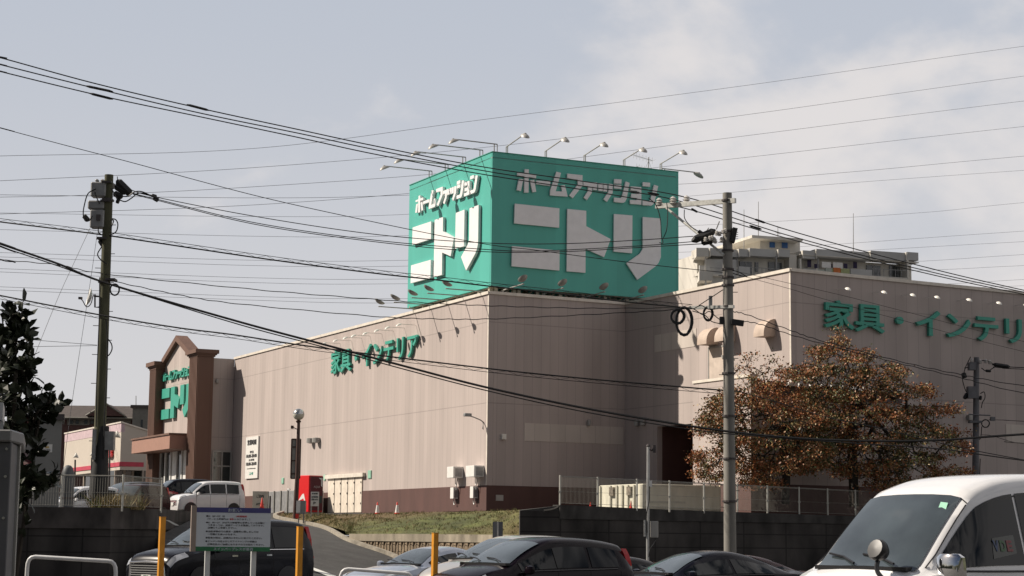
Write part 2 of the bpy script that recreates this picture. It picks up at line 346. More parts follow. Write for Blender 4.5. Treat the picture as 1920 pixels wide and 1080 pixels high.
mb = MB(); wall_strip(mb, [WL0 + Vector((0, -.06, .02)), WM + Vector((0, -.06, .02)), WLC + Vector((.06, -.06, .02)), WLE + Vector((.06, 0, .02))], 1.75, .34); mb.build('coping', mat('wall_band', (.06, .053, .05), .9, 0, .7, 1.2, streak=.6), lw)
# block wall with herringbone faces
bw = thing('block_wall', 'low beige block wall with herringbone pattern under the grass bank', 'wall', BW[0])
bc = catmull(BW, 6); mb = MB()
wall_strip(mb, [p + Vector((0, .02, -.26)) for p in bc], -.1, .5)
BLK = mat('block_face', (.29, .225, .155), .9, 0, .32, 3, streak=1, bump=.2, bscale=30); mb.build('wall', BLK, bw)
mb = MB(); wall_strip(mb, [p + Vector((0, -.06, 0)) for p in bc], BW[0].z - .27, .6)
mb.build('coping', mat('block_coping', (.40, .35, .27), .9, 0, .4, 2.5, streak=.3), bw)
mb = MB(); n = 58; dd_ = (BW[3] - BW[0]); wl_ = dd_.length; dd_ = dd_.normalized()
for k in range(n):
    qf = (k + .5) / n * (len(bc) - 1); q = bc[int(qf)].lerp(bc[min(len(bc) - 1, int(qf) + 1)], qf % 1); p = Vector((q.x, q.y, 0)); hw = wl_ / n / 2
    for r_ in range(7):
        z = BW[0].z - .50 - r_ * .27 + (.12 if k % 2 else 0); s_ = .13 if k % 2 == 0 else -.02; fl = .0 if k % 2 else .02
        A0, B0 = p - dd_ * hw * .99 + Vector((0, 0, z - s_)), p + dd_ * hw * .99 + Vector((0, 0, z + s_)); up_ = Vector((0, 0, .245)); o1 = Vector((0, -.02, 0)); o2 = Vector((0, -.034, 0)); 
        if z + s_ + .25 > BW[0].z - .27: up_ = Vector((0, 0, max(.04, BW[0].z - .275 - z - s_)))
        mb.add([A0 + o1, B0 + o2, B0 + o2 + up_, A0 + o1 + up_, A0 - o1, B0 - o1, B0 - o1 + up_, A0 - o1 + up_], [(0, 1, 2, 3), (0, 4, 5, 1), (1, 5, 6, 2), (2, 6, 7, 3), (3, 7, 4, 0)])
mb.build('block_face', BLK, bw)
# ---------------------------------------------------------- mesh fences
FW = mat('fence_wire', (.33, .32, .29), .6, .2)
FPOST = mat('fence_post', (.52, .51, .46), .5)
def fence(name, label, posts, h, group=None, step=.085, wr=.0042):
    t = thing(name, label, 'fence', posts[0])
    for a, b in zip(posts[:-1], posts[1:]):
        mb = MB(); Ln = (b - a).length; n = max(2, int(Ln / step))
        for i in range(1, n):
            p = a.lerp(b, i / n); mb.tube([p + Vector((0, 0, .05)), p + Vector((0, 0, h - .02))], wr, 3, cap=False)
        for z in (.07, .5, h - .04): mb.tube([a + Vector((0, 0, z)), b + Vector((0, 0, z))], wr * (1.6 if z in (.07, h - .04) else 1), 4, cap=False)
        mb.tube([a + Vector((0, 0, h - .01)), b + Vector((0, 0, h - .01))], .014, 5)
        mb.build('mesh_panel', FW, t, recalc=False)
    for p in posts:
        mb = MB().tube([p + Vector((0, -.03, -.12)), p + Vector((0, -.03, h + .03))], .034, 8)
        mb.box(-.05, .05, -.04, .04, .45, .5, Matrix.Translation(p + Vector((0, -.03, 0)))); mb.build('post', FPOST, t)
    return t
lp = [Vector((WLC.x - 2.07 * k + .02, 61.45, 2.43)) for k in range(5, -1, -1)] + [Vector((-12.78, 63.7, 2.44)), Vector((-12.75, 66, 2.44))]
lp = [atY(-120, 948, 61.5), atY(-2, 950, 61.5), atY(114, 953, 61.5), atY(229, 957, 61.5), atY(302, 961, 64.55)]
for p in lp: p.z = 2.45
fence('mesh_fence', 'white mesh fence on the black wall in front of the parked cars at left', lp, 1.08)
xs = [1050, 1122, 1192, 1257, 1320, 1382, 1440, 1498, 1552, 1605, 1656, 1706, 1755, 1802, 1848]
rp_ = []
for x in xs:
    best = None
    for i in range(400):
        p = RW[2].lerp(RWE, i / 399); d = p - CAMP; w = d.dot(_F); X = 960 + FPX * d.dot(AX) / w
        if best is None or abs(X - x) < best[0]: best = (abs(X - x), p)
    rp_.append(best[1] + Vector((0, .12, .03)))
fence('mesh_fence', 'long mesh fence on the dark retaining wall below the autumn trees', rp_, 1.05, step=.06)

# ============================================================ THE SHOP
P1 = atY(917, 550.5, 90); ZT = P1.z
P0, P2, P3, P4 = [atZ(x, y, ZT) for x, y in ((440, 673.5), (1172, 571), (1482, 508), (1920, 552))]
P4 = P4 + (P4 - P3) * 1.2
FA, FRt, FB, FB2 = Fr(P0, P1), Fr(P1, P2), Fr(P2, P3), Fr(P3, P4)
shop = thing('furniture_store', 'large windowless beige furniture store with brown base and entrance tower', 'store', (P1.x, P1.y, GZ))
ZB = 1.6; ZP = FA.at(910, 910)[1]
def wallp(fr, u0, u1, z0, z1, th=.3, m=CLAD, name='wall', y0=0, par=None):
    return MB().box(u0, u1, y0, y0 + th, z0, z1).add([], []).build(name, m, par or shop, frame=None) if False else _w(fr, u0, u1, z0, z1, th, m, name, y0, par or shop)
def _w(fr, u0, u1, z0, z1, th, m, name, y0, par):
    mb = MB().box(u0, u1, y0, y0 + th, z0, z1); me_o = MB(); me_o.v = mb.v; me_o.f = mb.f; me_o.mi = mb.mi
    o = me_o.build(name, m, None, recalc=True); f = fr.M(); o.parent = par
    base = par.matrix_basis if not par.parent else par.parent.matrix_basis @ par.matrix_basis
    o.matrix_basis = base.inverted() @ f; return o
# openings in the loading wall
uH0, zH = FB.at(1232, 800); uH1 = FB.at(1299, 805)[0]
_w(FA, 0, FA.len, ZB, ZT, .3, CLAD, 'wall', 0, shop)
_w(FRt, .31, FRt.len, ZB, ZT, .3, CLAD, 'wall', 0.0, shop)
_w(FB, 0, uH0, ZB, ZT, .3, CLAD2, 'wall', 0, shop)
_w(FB, uH0, FB.len, zH, ZT, .3, CLAD2, 'wall', 0, shop)
_w(FB, uH1, FB.len, ZB, zH, .3, CLAD2, 'wall', 0, shop)
_w(FB2, .31, FB2.len, ZB, ZT, .3, CLAD2, 'wall', 0, shop)
mb = MB(); mb.box(uH0 - .3, uH0, .3, 5, ZB, zH + .3, FB.M()); mb.box(uH1, uH1 + .3, .3, 5, ZB, zH + .3, FB.M()); mb.box(uH0 - .3, uH1 + .3, 5, 5.3, ZB, zH + .3, FB.M()); mb.box(uH0, uH1, .3, 5, zH + .003, zH + .3, FB.M())
mb.build('loading_bay', PLINTH, shop)
mb = MB()
for fr, a, b in ((FA, .02, FA.len + .03), (FRt, -.03, FRt.len), (FB2, -.03, FB2.len)): mb.box(a, b, -.03 if fr is not FRt else -.035, .02, ZB, ZP, fr.M())
mb.box(0, uH0, -.03, .02, ZB, ZP, FB.M()); mb.box(uH1, FB.len + .03, -.031, .02, ZB, ZP, FB.M())
mb.build('plinth', PLINTH, shop)
mb = MB()
for fr, e in ((FA, 0), (FRt, 0), (FB, .07), (FB2, .07)): mb.box(0, fr.len + .02, -.07, .32, ZT - .02 - .001 * e, ZT + .13 - .01 * e, fr.M())
mb.build('parapet_cap', FLASH, shop)
back = [FA.w(0, 0, 0), FA.w(FA.len, 0, 0), P2, P3, P4, P4 + FB2.y * 60, P0 + FA.y * 60]
poly_obj('roof', [Vector((p.x, p.y, ZT - .7)) for p in back], mat('roof_grey', (.25, .25, .24), .8), 'part'); ro = bpy.data.objects['roof']; del ro['kind']; ro.parent = shop; ro.matrix_basis = shop.matrix_basis.inverted()
# corner trims, blank sills, panels
mb = MB(); mb.box(FA.len - .10, FA.len + .008, -.012, 0.0, ZP, ZT - .03, FA.M()); mb.box(FB.len - .10, FB.len + .008, -.012, 0, ZP, ZT - .03, FB.M()); mb.build('corner_trim', FLASH, shop)
LPAN = panel_mat('light_panel', (.56, .50, .45), .88, dark=.8)
def px_rect(fr, x0, y0, x1, y1, off=0):
    u0, _ = fr.at(x0, (y0 + y1) / 2, off); u1, _ = fr.at(x1, (y0 + y1) / 2, off); um = (u0 + u1) / 2
    xm = (x0 + x1) / 2; return u0, u1, fr.at(xm, y1, off)[1], fr.at(xm, y0, off)[1]
def fr_box(mb, fr, x0, y0, x1, y1, d0, d1):
    u0, u1, z0, z1 = px_rect(fr, x0, y0, x1, y1, d0); mb.box(u0, u1, d0, d1, z0, z1, fr.M()); return u0, u1, z0, z1
mb = MB(); u = px_rect(FRt, 983, 797, 1168, 830); o = _w(FRt, u[0], u[1], u[2], u[3], .03, LPAN, 'wall_panel', -.02, shop)
u = px_rect(FB, 1228, 622, 1306, 655); _w(FB, u[0], u[1], u[2], u[3], .03, LPAN, 'wall_panel', -.02, shop)
u = px_rect(FB2, 1886, 798, 1990, 832); _w(FB2, u[0], u[1], u[2], u[3], .03, LPAN, 'wall_panel', -.02, shop)
u = px_rect(FB, 1331, 652, 1360, 711); d = _w(FB, u[0], u[1], u[2], u[3], .06, mat('door_beige', (.58, .49, .42), .6), 'door', -.05, shop)
MB().box(u[1] - .18, u[1] - .1, -.1, -.05, u[2] + .95, u[2] + 1.1, FB.M()).build('handle', GALV, d)
MB().box(u[0] - .07, u[0], -.07, -.005, u[2], u[3] + .07, FB.M()).box(u[0], u[1], -.07, -.005, u[3], u[3] + .07, FB.M()).build('door_frame', LAMPG, d)
# barrel awnings on the upper wall: quarter-round hoods
AWN = mat('awning_beige', (.50, .40, .33), .7)
def awning(xw, ytop, ybot, wu=.8, D=.66):
    u1, z1 = FB.at(xw, ytop); z0 = FB.at(xw, ybot)[1]; h = z1 - z0; n = 10; mb = MB()
    prof = [(0, z0), (-D, z0)] + [(-D * math.cos(R(90 * k / n)), z0 + .12 + (h - .12) * math.sin(R(90 * k / n))) for k in range(n + 1)]
    m = len(prof); mb.add([(u, v, z) for u in (u1 - wu, u1) for v, z in prof], [list(range(m)), list(range(2 * m - 1, m - 1, -1))] + [[i, (i + 1) % m, (i + 1) % m + m, i + m] for i in range(m)], FB.M())
    mb.build('awning', AWN, shop, True)
awning(1346, 614, 646); awning(1379, 608, 640); awning(1454, 598, 631)
# small fittings on the walls
def fitting(name, fr, x0, y0, x1, y1, D, m, label, cat, group=None, cone=False):
    u0, u1, z0, z1 = px_rect(fr, x0, y0, x1, y1); mb = MB()
    if cone: mb.lathe([(.02, z1), ((u1 - u0) / 2 * 1.0, z1 - .04), ((u1 - u0) / 2, z0 + .05), (.05, z0)], 10, fr.M((u0 + u1) / 2, -D / 2 - .04)); mb.box((u0 + u1) / 2 - .03, (u0 + u1) / 2 + .03, -D / 2, .02, z1 - .12, z1 - .06, fr.M())
    else: mb.box(u0, u1, -D, .01, z0, z1, fr.M()); mb.box(u0 + .03, u1 - .03, -D - .01, -D, z0 + .03, z1 - .03, fr.M())
    return tag(mb.build(name, m, bevel=0), label, cat, group)
fitting('wall_lamp', FA, 584, 821, 590, 832, .2, LAMPG, 'left of two small downlights high on the sunlit wall', 'wall lamp', 'wall downlights', True)
fitting('wall_lamp', FA, 595, 820, 601, 831, .2, LAMPG, 'right of two small downlights high on the sunlit wall', 'wall lamp', 'wall downlights', True)
fitting('wall_lamp', FRt, 1099, 787, 1105, 799, .2, LAMPG, 'downlight above the pale panel strip on the shaded wall', 'wall lamp', 'wall downlights', True)
fitting('wall_lamp', FB, 1195, 787, 1200, 800, .2, LAMPG, 'left of two downlights near the loading bay corner', 'wall lamp', 'wall downlights', True)
fitting('wall_lamp', FB, 1207, 786, 1212, 799, .2, LAMPG, 'right of two downlights near the loading bay corner', 'wall lamp', 'wall downlights', True)
fitting('wall_box', FRt, 939, 814, 947, 824, .15, LAMPW, 'small pale box on the shaded wall near the corner', 'box')
fitting('wall_vent', FRt, 929, 928, 943, 939, .05, LAMPG, 'small square vent in the dark brown base by the corner', 'vent')
fitting('vent_hood', FB2, 1812, 779, 1822, 788, .2, LAMPG, 'small pale hood on the shaded wall left of the far pole', 'vent')
fitting('emergency_sign', FA, 529, 896, 533, 907, .05, mat('sign_pale_green', (.30, .55, .42), .5), 'small green and white notice behind the grey container', 'sign')
fitting('emergency_sign', FA, 608, 890, 611, 901, .05, MATS['sign_pale_green'], 'small green and white notice left of the white folding doors', 'sign')
fitting('emergency_sign', FA, 691, 882, 697, 897, .05, MATS['sign_pale_green'], 'small green and white notice right of the white folding doors', 'sign')
# electric cabinets near the corner
def ebox(x0, y0, x1, y1, D, label, low=False):
    u0, u1, z0, z1 = px_rect(FA, x0, y0, x1, y1, -D); t = thing('electric_cabinet', label, 'cabinet', FA.w((u0 + u1) / 2, 0, z0), 0, 'cabinets on the sunlit wall')
    MB().box(u0, u1, -D, 0, z0, z1, FA.M()).build('body', PAINTW, t, bevel=.01)
    mb = MB(); mb.box(u1, u1 + .012, -D * .8, -D * .15, z0 + .1 * (z1 - z0), z1 - .15 * (z1 - z0), FA.M()); mb.box(u1 + .012, u1 + .03, -D * .45, -D * .2, z0 + .2 * (z1 - z0), z0 + .5 * (z1 - z0), FA.M()); mb.build('side_door', STEEL, t)
    um = (u0 + u1) / 2
    if not low:
        mb = MB()
        for q in (-.12, .08): mb.tube(catmull([FA.w(um + q, -.2, z0 + .02), FA.w(um + q * .8, -.2, z0 - .25), FA.w(um, -.2, z0 - .42), FA.w(um, -.2, z0 - .62)], 4), .022, 6)
        mb.build('conduit', GALV, t)
    else:
        MB().tube(catmull([FA.w(um - .1, -.15, z0 + .02), FA.w(um - .08, -.15, z0 - .2), FA.w(um + .02, -.15, z0 - .3), FA.w(um + .1, -.15, z0 - .15), FA.w(um + .1, -.15, z0 + .02)], 4), .022, 6).build('conduit', GALV, t)
    return t
ebox(838, 875, 850, 896, .55, 'upper left white electric cabinet on the wall near the corner'); ebox(873, 873, 889, 894, .55, 'upper right white electric cabinet on the wall near the corner')
ebox(844, 914, 850, 935, .3, 'lower left grey electric box on the brown base', True); ebox(881, 912, 887, 934, .3, 'lower right grey electric box on the brown base', True)
# folding white doors
u0, u1, z0, z1 = px_rect(FA, 617, 896, 680, 961); sd = _w(FA, u0, u1, z0, z1, .08, mat('door_white', (.74, .66, .56), .5), 'folding_door', -.07, shop)
mb = MB()
for k in range(1, 5): q = u0 + (u1 - u0) * k / 5; mb.box(q - .012, q + .012, -.095, -.068, z0, z1, FA.M())
for k in range(5):
    q = u0 + (u1 - u0) * (k + .9) / 5
    for zz in (.25, .55, .85): mb.box(q - .03, q + .03, -.1, -.068, z0 + (z1 - z0) * zz - .05, z0 + (z1 - z0) * zz + .05, FA.M())
mb.build('hinge', DARKST, sd)
MB().box(u0 - .3, u1 + .4, -.2, .0, z1, z1 + .22, FA.M()).build('track_cover', FLASH, sd)
# security camera bracket near the corner
sc = thing('security_camera', 'grey camera on a curved bracket near the sunlit corner', 'camera', FA.w(FA.at(905, 790)[0], 0, FA.at(905, 790)[1]))
a_ = FA.at(906, 795); b_ = FA.w(a_[0], -.02, a_[1])
MB().tube(catmull([b_ + Vector((0, 0, -.25)), b_ + Vector((0, 0, .1)), b_ - FA.y * .45 + Vector((0, 0, .3)), b_ - FA.y * .8 + Vector((0, 0, .38))], 5), .03, 6).build('arm', STEEL, sc)
MB().box(-.12, .12, -1.05, -.68, .34, .50, FA.M(a_[0], 0, a_[1])).build('housing', STEEL, sc, bevel=.02)
# ---------------------------------------------------------- opening-hours board
u0, u1, z0, z1 = px_rect(FA, 463, 819, 486, 897); hb = thing('hours_board', 'tall white board with opening hours on the beige wall', 'sign', FA.w(u0, 0, z0))
MB().box(u0, u1, -.1, 0, z0, z1, FA.M()).build('panel', PAINTW, hb)
mb = MB(); H = z1 - z0; Wd = u1 - u0
for s_, a, b, w in (('営業時間', .80, .93, .72), ('平日', .60, .66, .3), ('10:00-20:00', .50, .58, .84), ('土日祝', .42, .47, .45), ('10:00-20:00', .31, .39, .84), ('www.nitori.co.jp', .22, .25, .7)):
    text_mesh(s_, FA, u0 + Wd * (.5 - w / 2), u0 + Wd * (.5 + w / 2), z0 + H * a, z0 + H * b, .02, .1, mb, bold=.02)
mb.build('lettering', TXT, hb)
text_mesh('ニトリ', FA, u0 + Wd * .36, u0 + Wd * .66, z0 + H * .08, z0 + H * .15, .02, .1, None, bold=.05).build('logo', LGREEN, hb)
# ---------------------------------------------------------- entrance tower
FP = Fr(P0, P0 + FA.y)                      # u<0 outward, y>0 away along the facade
uw = FP.at(397, 800)[0]
_w(FP, uw - .4, -.02, ZB, ZT, .3, CLAD, 'wall', -.02, shop)
a = FP.at(367.5, 800, -.35)[0]; b = FP.at(397, 800, -.35)[0]
TB = CLAD
def along(px, off): return -FA.at(px, 800, off)[0]     # distance behind P0 along the facade on a plane `off` outward
y1b = along(352, a); zc1 = FP.at(380, 668, -.35)[1]; zc0 = FP.at(380, 655, -.35)[1]
pil = [(a, b, -.35, y1b, zc1, zc0)]
y2f = along(290, a); y2b = along(278, a); u2 = FP.at(306, 800, y2f)[0]; zz1 = FP.at(298, 692, y2f)[1]; zz0 = FP.at(298, 678, y2f)[1]
pil.append((a, u2, y2f, y2b, zz1, zz0))
for (ua, ub, ya, yb, zb_, za_) in pil:
    p = _w(FP, ua, ub, ZB, zb_ + .05, 1, BROWN, 'pillar', 0, shop); p.data = MB().box(ua, ub, ya, yb, ZB, zb_).build('tmp', BROWN).data; bpy.data.objects.remove(bpy.data.objects['tmp'])
    mb = MB(); M_ = FP.M()
    for k in range(7):
        yy = ya + (yb - ya) * (k + .5) / 7; mb.box(ua - .06, ua, yy - (yb - ya) * .035, yy + (yb - ya) * .035, ZB, zb_, M_)
    mb.build('fluting', BROWN, p)
    mb = MB()
    for e, q0, q1 in ((.08, 0, .25), (.17, .25, .45), (.28, .45, 1.0)): h = za_ - zb_; mb.box(ua - e, ub + e, ya - e, yb + e, zb_ + h * q0 + .002, zb_ + h * q1, M_)
    mb.build('capital', BROWN, p)
gp = u2 - .02                                # gable plane
yl = y2f; yr = y1b - .2
ze = FA.at(307, 686, gp)[1]; ua_, za_ = FA.at(337, 640, gp)
yc = -ua_; zr = ze
poly = [(yr, ZB), (yl, ZB), (yl, ze), (yc, za_), (yc - (yl - yc), ze)] if yc - (yl - yc) > yr else [(yr, ZB), (yl, ZB), (yl, ze), (yc, za_), (yr, za_ - (za_ - ze) * (yc - yr) / (yl - yc))]
gf = Fr(FP.w(gp, 0, 0), FP.w(gp, -1, 0)); gM = gf.M()      # local x = -y of FP, y inward
gpoly = [(-y, z) for y, z in poly]
o = MB().prism(gpoly, 0, .4).build('gable_wall', CLAD); o.parent = shop; o.matrix_basis = shop.matrix_basis.inverted() @ gM
mb = MB(); tp = [(-q[0], q[1]) for q in poly[2:]]
for (x0, z0_), (x1, z1_) in zip(tp[:-1], tp[1:]):
    mb.prism([(x0, z0_), (x1, z1_), (x1, z1_ + .42), (x0, z0_ + .42)], -.3, .55, gM)
mb.build('gable_trim', BROWN, shop)
MB().box(gp + .4, 8, .3, y2b - .4, ZB, ZT - .5, FP.M()).build('entrance_block', CLAD, shop)
# canopy
yca = along(351, a); uc = FP.at(318, 830, yca)[0]; zt_ = FP.at(318, 811.5, yca)[1]; zb_ = FP.at(318, 841, yca)[1]; ycb = -FA.at(247, 838, uc)[0]
MB().box(uc, a + .3, yca + .01, ycb, zb_, zt_ - .12, FP.M()).build('canopy', mat('canopy_brown', (.36, .20, .15), .6, 0, .06), shop)
MB().box(uc - .08, a + .3, yca - .07, ycb + .05, zt_ - .12, zt_, FP.M()).build('canopy_cap', BROWN, shop)
GL = glass_mat('shop_glass', (.03, .035, .035), .08)
en = MB(); zd = zb_
en.box(gp - .05, gp - .01, y1b, y2f, ZB, zd, FP.M()).build('glazing', GL, shop)
mb = MB()
for k in range(7): yy = y1b + (y2f - y1b) * k / 6; mb.box(gp - .16, gp - .05, yy - .12, yy + .12, ZB, zd, FP.M())
for k in (1, 3): yy = y1b + (y2f - y1b) * (k + .5) / 6; mb.box(gp - .12, gp - .06, yy - .4, yy + .35, ZB, zd, FP.M())
mb.build('mullion', PAINTW, shop)
u0, u1, z0, z1 = px_rect(FP, 398, 846, 432, 908, -.02); w_ = _w(FP, u0, u1, z0, z1, .04, GL, 'window', -.05, shop)
mb = MB()
for q in (0, .5, 1): mb.box(u0 + (u1 - u0) * q - .05, u0 + (u1 - u0) * q + .05, -.12, -.05, z0, z1, FP.M())
mb.box(u0, u1, -.11, -.052, z1 - .06, z1 + .06, FP.M()); mb.box(u0, u1, -.11, -.052, z0 + 1.2, z0 + 1.28, FP.M())
mb.build('frame', LAMPG, w_)
fitting('wall_lamp', FP, 403, 711, 409, 719, .25, LAMPG, 'single small lamp high beside the entrance tower', 'wall lamp', 'wall downlights', True)
# ---------------------------------------------------------- fin wall and dock canopy at the right block
kf = -.5
for _ in range(60):
    if FB.at(1408, 800, kf)[0] > FB.len + 2.6: break
    kf -= .1
uf0 = FB.at(1300, 800, kf)[0]; uf1, zf1 = FB.at(1407, 701, kf)
_w(FB, uf0, uf1, ZB, zf1 - .12, .32, CLAD2, 'fin_wall', kf, shop)
MB().box(uf0, uf1 + .06, kf - .05, kf + .38, zf1 - .12, zf1, FB.M()).build('fin_cap', FLASH, shop)
MB().box(uf0 + .0, uf1 + .01, kf - .025, kf + .34, ZB, ZP - .15, FB.M()).build('fin_plinth', PLINTH, shop)
zcan = FB.at(1428, 719, 0)[1]
cf = Fr(FB.w(uf1 - .3, kf + .32, 0), FB.w(uf1 - .3, kf + .32, 0) + FB2.x)
zcan = cf.at(1550, 724)[1]
ucan = cf.at(1692, 731)[0]
MB().box(0, ucan, 0, uf1 - .3 - FB.len, zcan - .55, zcan - .1, cf.M()).build('dock_canopy', mat('canopy_dark', (.10, .08, .08), .8), shop)
mb = MB(); n = 14
for k in range(n):
    q = ucan * k / n; mb.box(q + .05, q + ucan / n - .05, -.14, .04, zcan - .1, zcan + .06, cf.M())
mb.build('gutter', PAINTW, shop)
_w(cf, 0, ucan, ZB, zcan - .55, .25, CLAD2, 'annex_wall', .12, shop)
MB().box(0, ucan + .02, .09, .3, ZB, ZP - .15, cf.M()).box(ucan - .25, ucan, .37, uf1 - .3 - FB.len, ZB, zcan - .56, cf.M()).build('annex_plinth', PLINTH, shop)

# ============================================================ WALL LETTERING AND BILLBOARD
def poly_letters(fr, polys, off, th, mp_=None):
    """polys in wall (u,z); solid plates standing off the wall"""
    mb = MB()
    for p in polys:
        q = [mp_(u, z) if mp_ else (u, z) for u, z in p]; mb.prism(q, -off - th, -off, fr.M())
    return mb
u0, z0 = FA.at(625, 690); u1, _ = FA.at(788, 640); z1 = FA.at(788, 621)[1]; z0 = FA.at(625, 703)[1]
wl = text_mesh('家具・インテリア', FA, u0, u1, z0, z1, .13, .05, None, bold=.018)
tag(wl.build('wall_lettering', LGREEN), 'sunlit green raised lettering across the long left wall', 'lettering')
zA0, zA1 = z0, z1
ub0, zb1 = FB2.at(1541, 561); zb0 = FB2.at(1541, 617)[1]; ub5 = FB2.at(1920, 600)[0]
# the last character runs out of the frame: fit the first seven, the eighth follows
ubR = FB2.at(1541 + (1920 - 1541) * 1.13, 600)[0]
wl = text_mesh('家具・インテリア', FB2, ub0, ubR, zb0, zb1, .14, .05, None, bold=.02)
tag(wl.build('wall_lettering', LGREEN), 'shaded green raised lettering high on the right block', 'lettering')

G1 = atY(922, 411, 90.5); G1.z = 0
_d = ray(925, 285); ZS = CZ + _d.z * (90.5 / _d.y); _d = ray(919, 537); ZSB = CZ + _d.z * (90.5 / _d.y)
G2 = atZ(1272, 323, ZS); G0 = atZ(768, 348, ZS); G3 = G2 + (G0 - G1); G3.z = 0
SL, SR = Fr(G0, G1), Fr(G1, G2); S3 = Fr(G2, G3)
bb = thing('rooftop_billboard', 'huge green box billboard with white lettering standing on the roof', 'billboard', (G1.x, G1.y, ZT - .7))
def seam_mat():
    return panel_mat('billboard_green', (.09, .45, .375), 1.8, .012, .93, rough=.42, var=.07)
BG = seam_mat()
for fr in (SL, SR, S3, Fr(G3, G0)):
    o = _w(fr, 0.001, fr.len - .151 if fr is not SR else fr.len, ZSB, ZS, .15, BG, 'panel', 0, bb)
MB().flat([(p.x, p.y) for p in (G1, G2, G3, G0)], ZS - .3, ZS - .25).build('top_sheet', STEEL, bb)
mb = MB()
for fr in (SL, SR):
    mb.box(0, fr.len, -.03, .10, ZS, ZS + .04, fr.M())
mb.build('edge_trim', mat('trim_green', (.03, .30, .22), .5), bb)
mb = MB(); zr0 = ZT - .7
for fr, n in ((SL, 7), (SR, 8), (S3, 6), (Fr(G3, G0), 7)):
    for row in (.3, 1.6):
        for k in range(n + 1):
            u = fr.len * k / n * .96 + .15; mb.box(u - .09, u + .09, row, row + .18, zr0, ZSB + .3, fr.M())
            if k < n:
                v_ = fr.len * (k + 1) / n * .96 + .15
                mb.tube([fr.w(u, row + .1, zr0 + .2), fr.w(v_, row + .1, ZSB + .2)], .035, 5); mb.tube([fr.w(v_, row + .15, zr0 + .2), fr.w(u, row + .15, ZSB + .2)], .03, 5)
    mb.tube([fr.w(0, .3, ZSB + .03), fr.w(fr.len, .3, ZSB + .03)], .06, 6); mb.tube([fr.w(0, .4, ZT - .1), fr.w(fr.len, .4, ZT - .1)], .05, 6)
mb.build('frame', mat('frame_beige', (.42, .38, .30), .6, .1, .2), bb)
def z2(x, y): return (900 + x / 2.8413, 240 + y / 2.8421)
def z6(x, y): return (950 + x / 6.4, 300 + y / 6.4)
BIG = [[(180, 405), (417, 430), (416, 533), (177, 510)], [(166, 631), (418, 655), (417, 761), (163, 738)],
       [(460, 433), (560, 443), (560, 525), (690, 594), (655, 690), (556, 645), (556, 773), (456, 765)],
       [(708, 460), (806, 468), (804, 669), (706, 660)], [(861, 476), (957, 484), (957, 690), (945, 720), (930, 738), (832, 810), (774, 722), (845, 672), (861, 645)]]
SMALL = [[(203, 115), (253, 118), (250, 395), (198, 395)], [(115, 160), (202, 168), (202, 200), (115, 188)], [(253, 172), (342, 180), (340, 222), (252, 207)], [(135, 230), (188, 235), (158, 378), (108, 365)], [(268, 250), (318, 243), (342, 385), (298, 392)],
         [(343, 250), (512, 265), (508, 315), (341, 292)], [(585, 145), (640, 160), (575, 380), (655, 383), (640, 310), (685, 305), (720, 445), (508, 428), (510, 370)],
         [(715, 168), (897, 187), (897, 315), (780, 462), (738, 428), (840, 300), (840, 240), (715, 220)], [(910, 262), (1075, 275), (1070, 368), (1022, 362), (1024, 322), (1015, 322), (1008, 400), (950, 485), (912, 455), (963, 375), (965, 318), (908, 312)],
         [(1087, 280), (1140, 284), (1138, 378), (1087, 372)], [(1148, 284), (1195, 290), (1192, 385), (1147, 380)], [(1210, 290), (1260, 295), (1258, 400), (1190, 507), (1150, 475), (1210, 385)],
         [(1278, 233), (1365, 238), (1363, 290), (1277, 286)], [(1277, 300), (1363, 303), (1363, 352), (1277, 345)], [(1415, 262), (1462, 280), (1425, 470), (1405, 508), (1385, 518), (1275, 508), (1275, 455), (1355, 462), (1370, 445)],
         [(1475, 320), (1602, 330), (1602, 540), (1468, 530), (1468, 482), (1550, 487), (1550, 460), (1480, 455), (1482, 408), (1550, 412), (1550, 375), (1475, 368)],
         [(1620, 270), (1708, 278), (1706, 326), (1618, 318)], [(1755, 302), (1805, 318), (1760, 510), (1742, 540), (1720, 552), (1618, 545), (1618, 492), (1700, 498), (1712, 480)]]
logo = [[SR.at(*z2(*p)) for p in q] for q in BIG]; small = [[SR.at(*z6(*p)) for p in q] for q in SMALL]
ul = min(p[0] for q in logo for p in q); ur = max(p[0] for q in logo for p in q)
sl0 = min(p[0] for q in small for p in q); sr0 = max(p[0] for q in small for p in q)
zlo = min(p[1] for q in logo for p in q); zhi = max(p[1] for q in logo[3:] for p in q)
poly_letters(SR, logo + small, .03, .10).build('lettering', WHITE, bb)
# the same lettering squeezed onto the narrower sunlit side
a0, b0 = SL.at(776, 480)[0], SL.at(902, 450)[0]; c0, d0 = SL.at(784, 385)[0], SL.at(901, 345)[0]
zL0 = SL.at(776, 537)[1]; zL1 = SL.at(901, 385)[1]
mpL = lambda u, z: (a0 + (u - ul) / (ur - ul) * (b0 - a0), zL0 + (z - zlo) / (zhi - zlo) * (zL1 - zL0))
zs0 = min(p[1] for q in small for p in q); zs1 = max(p[1] for q in small for p in q); zSL0 = SL.at(785, 403)[1]; zSL1 = SL.at(901, 324)[1]
mpS = lambda u, z: (c0 + (u - sl0) / (sr0 - sl0) * (d0 - c0), zSL0 + (z - zs0) / (zs1 - zs0) * (zSL1 - zSL0))
mb = poly_letters(SL, logo, .02, .15, mpL)
for p in small: mb.prism([mpS(u, z) for u, z in p], -.17, -.02, SL.M())
mb.build('lettering', WHITE, bb)
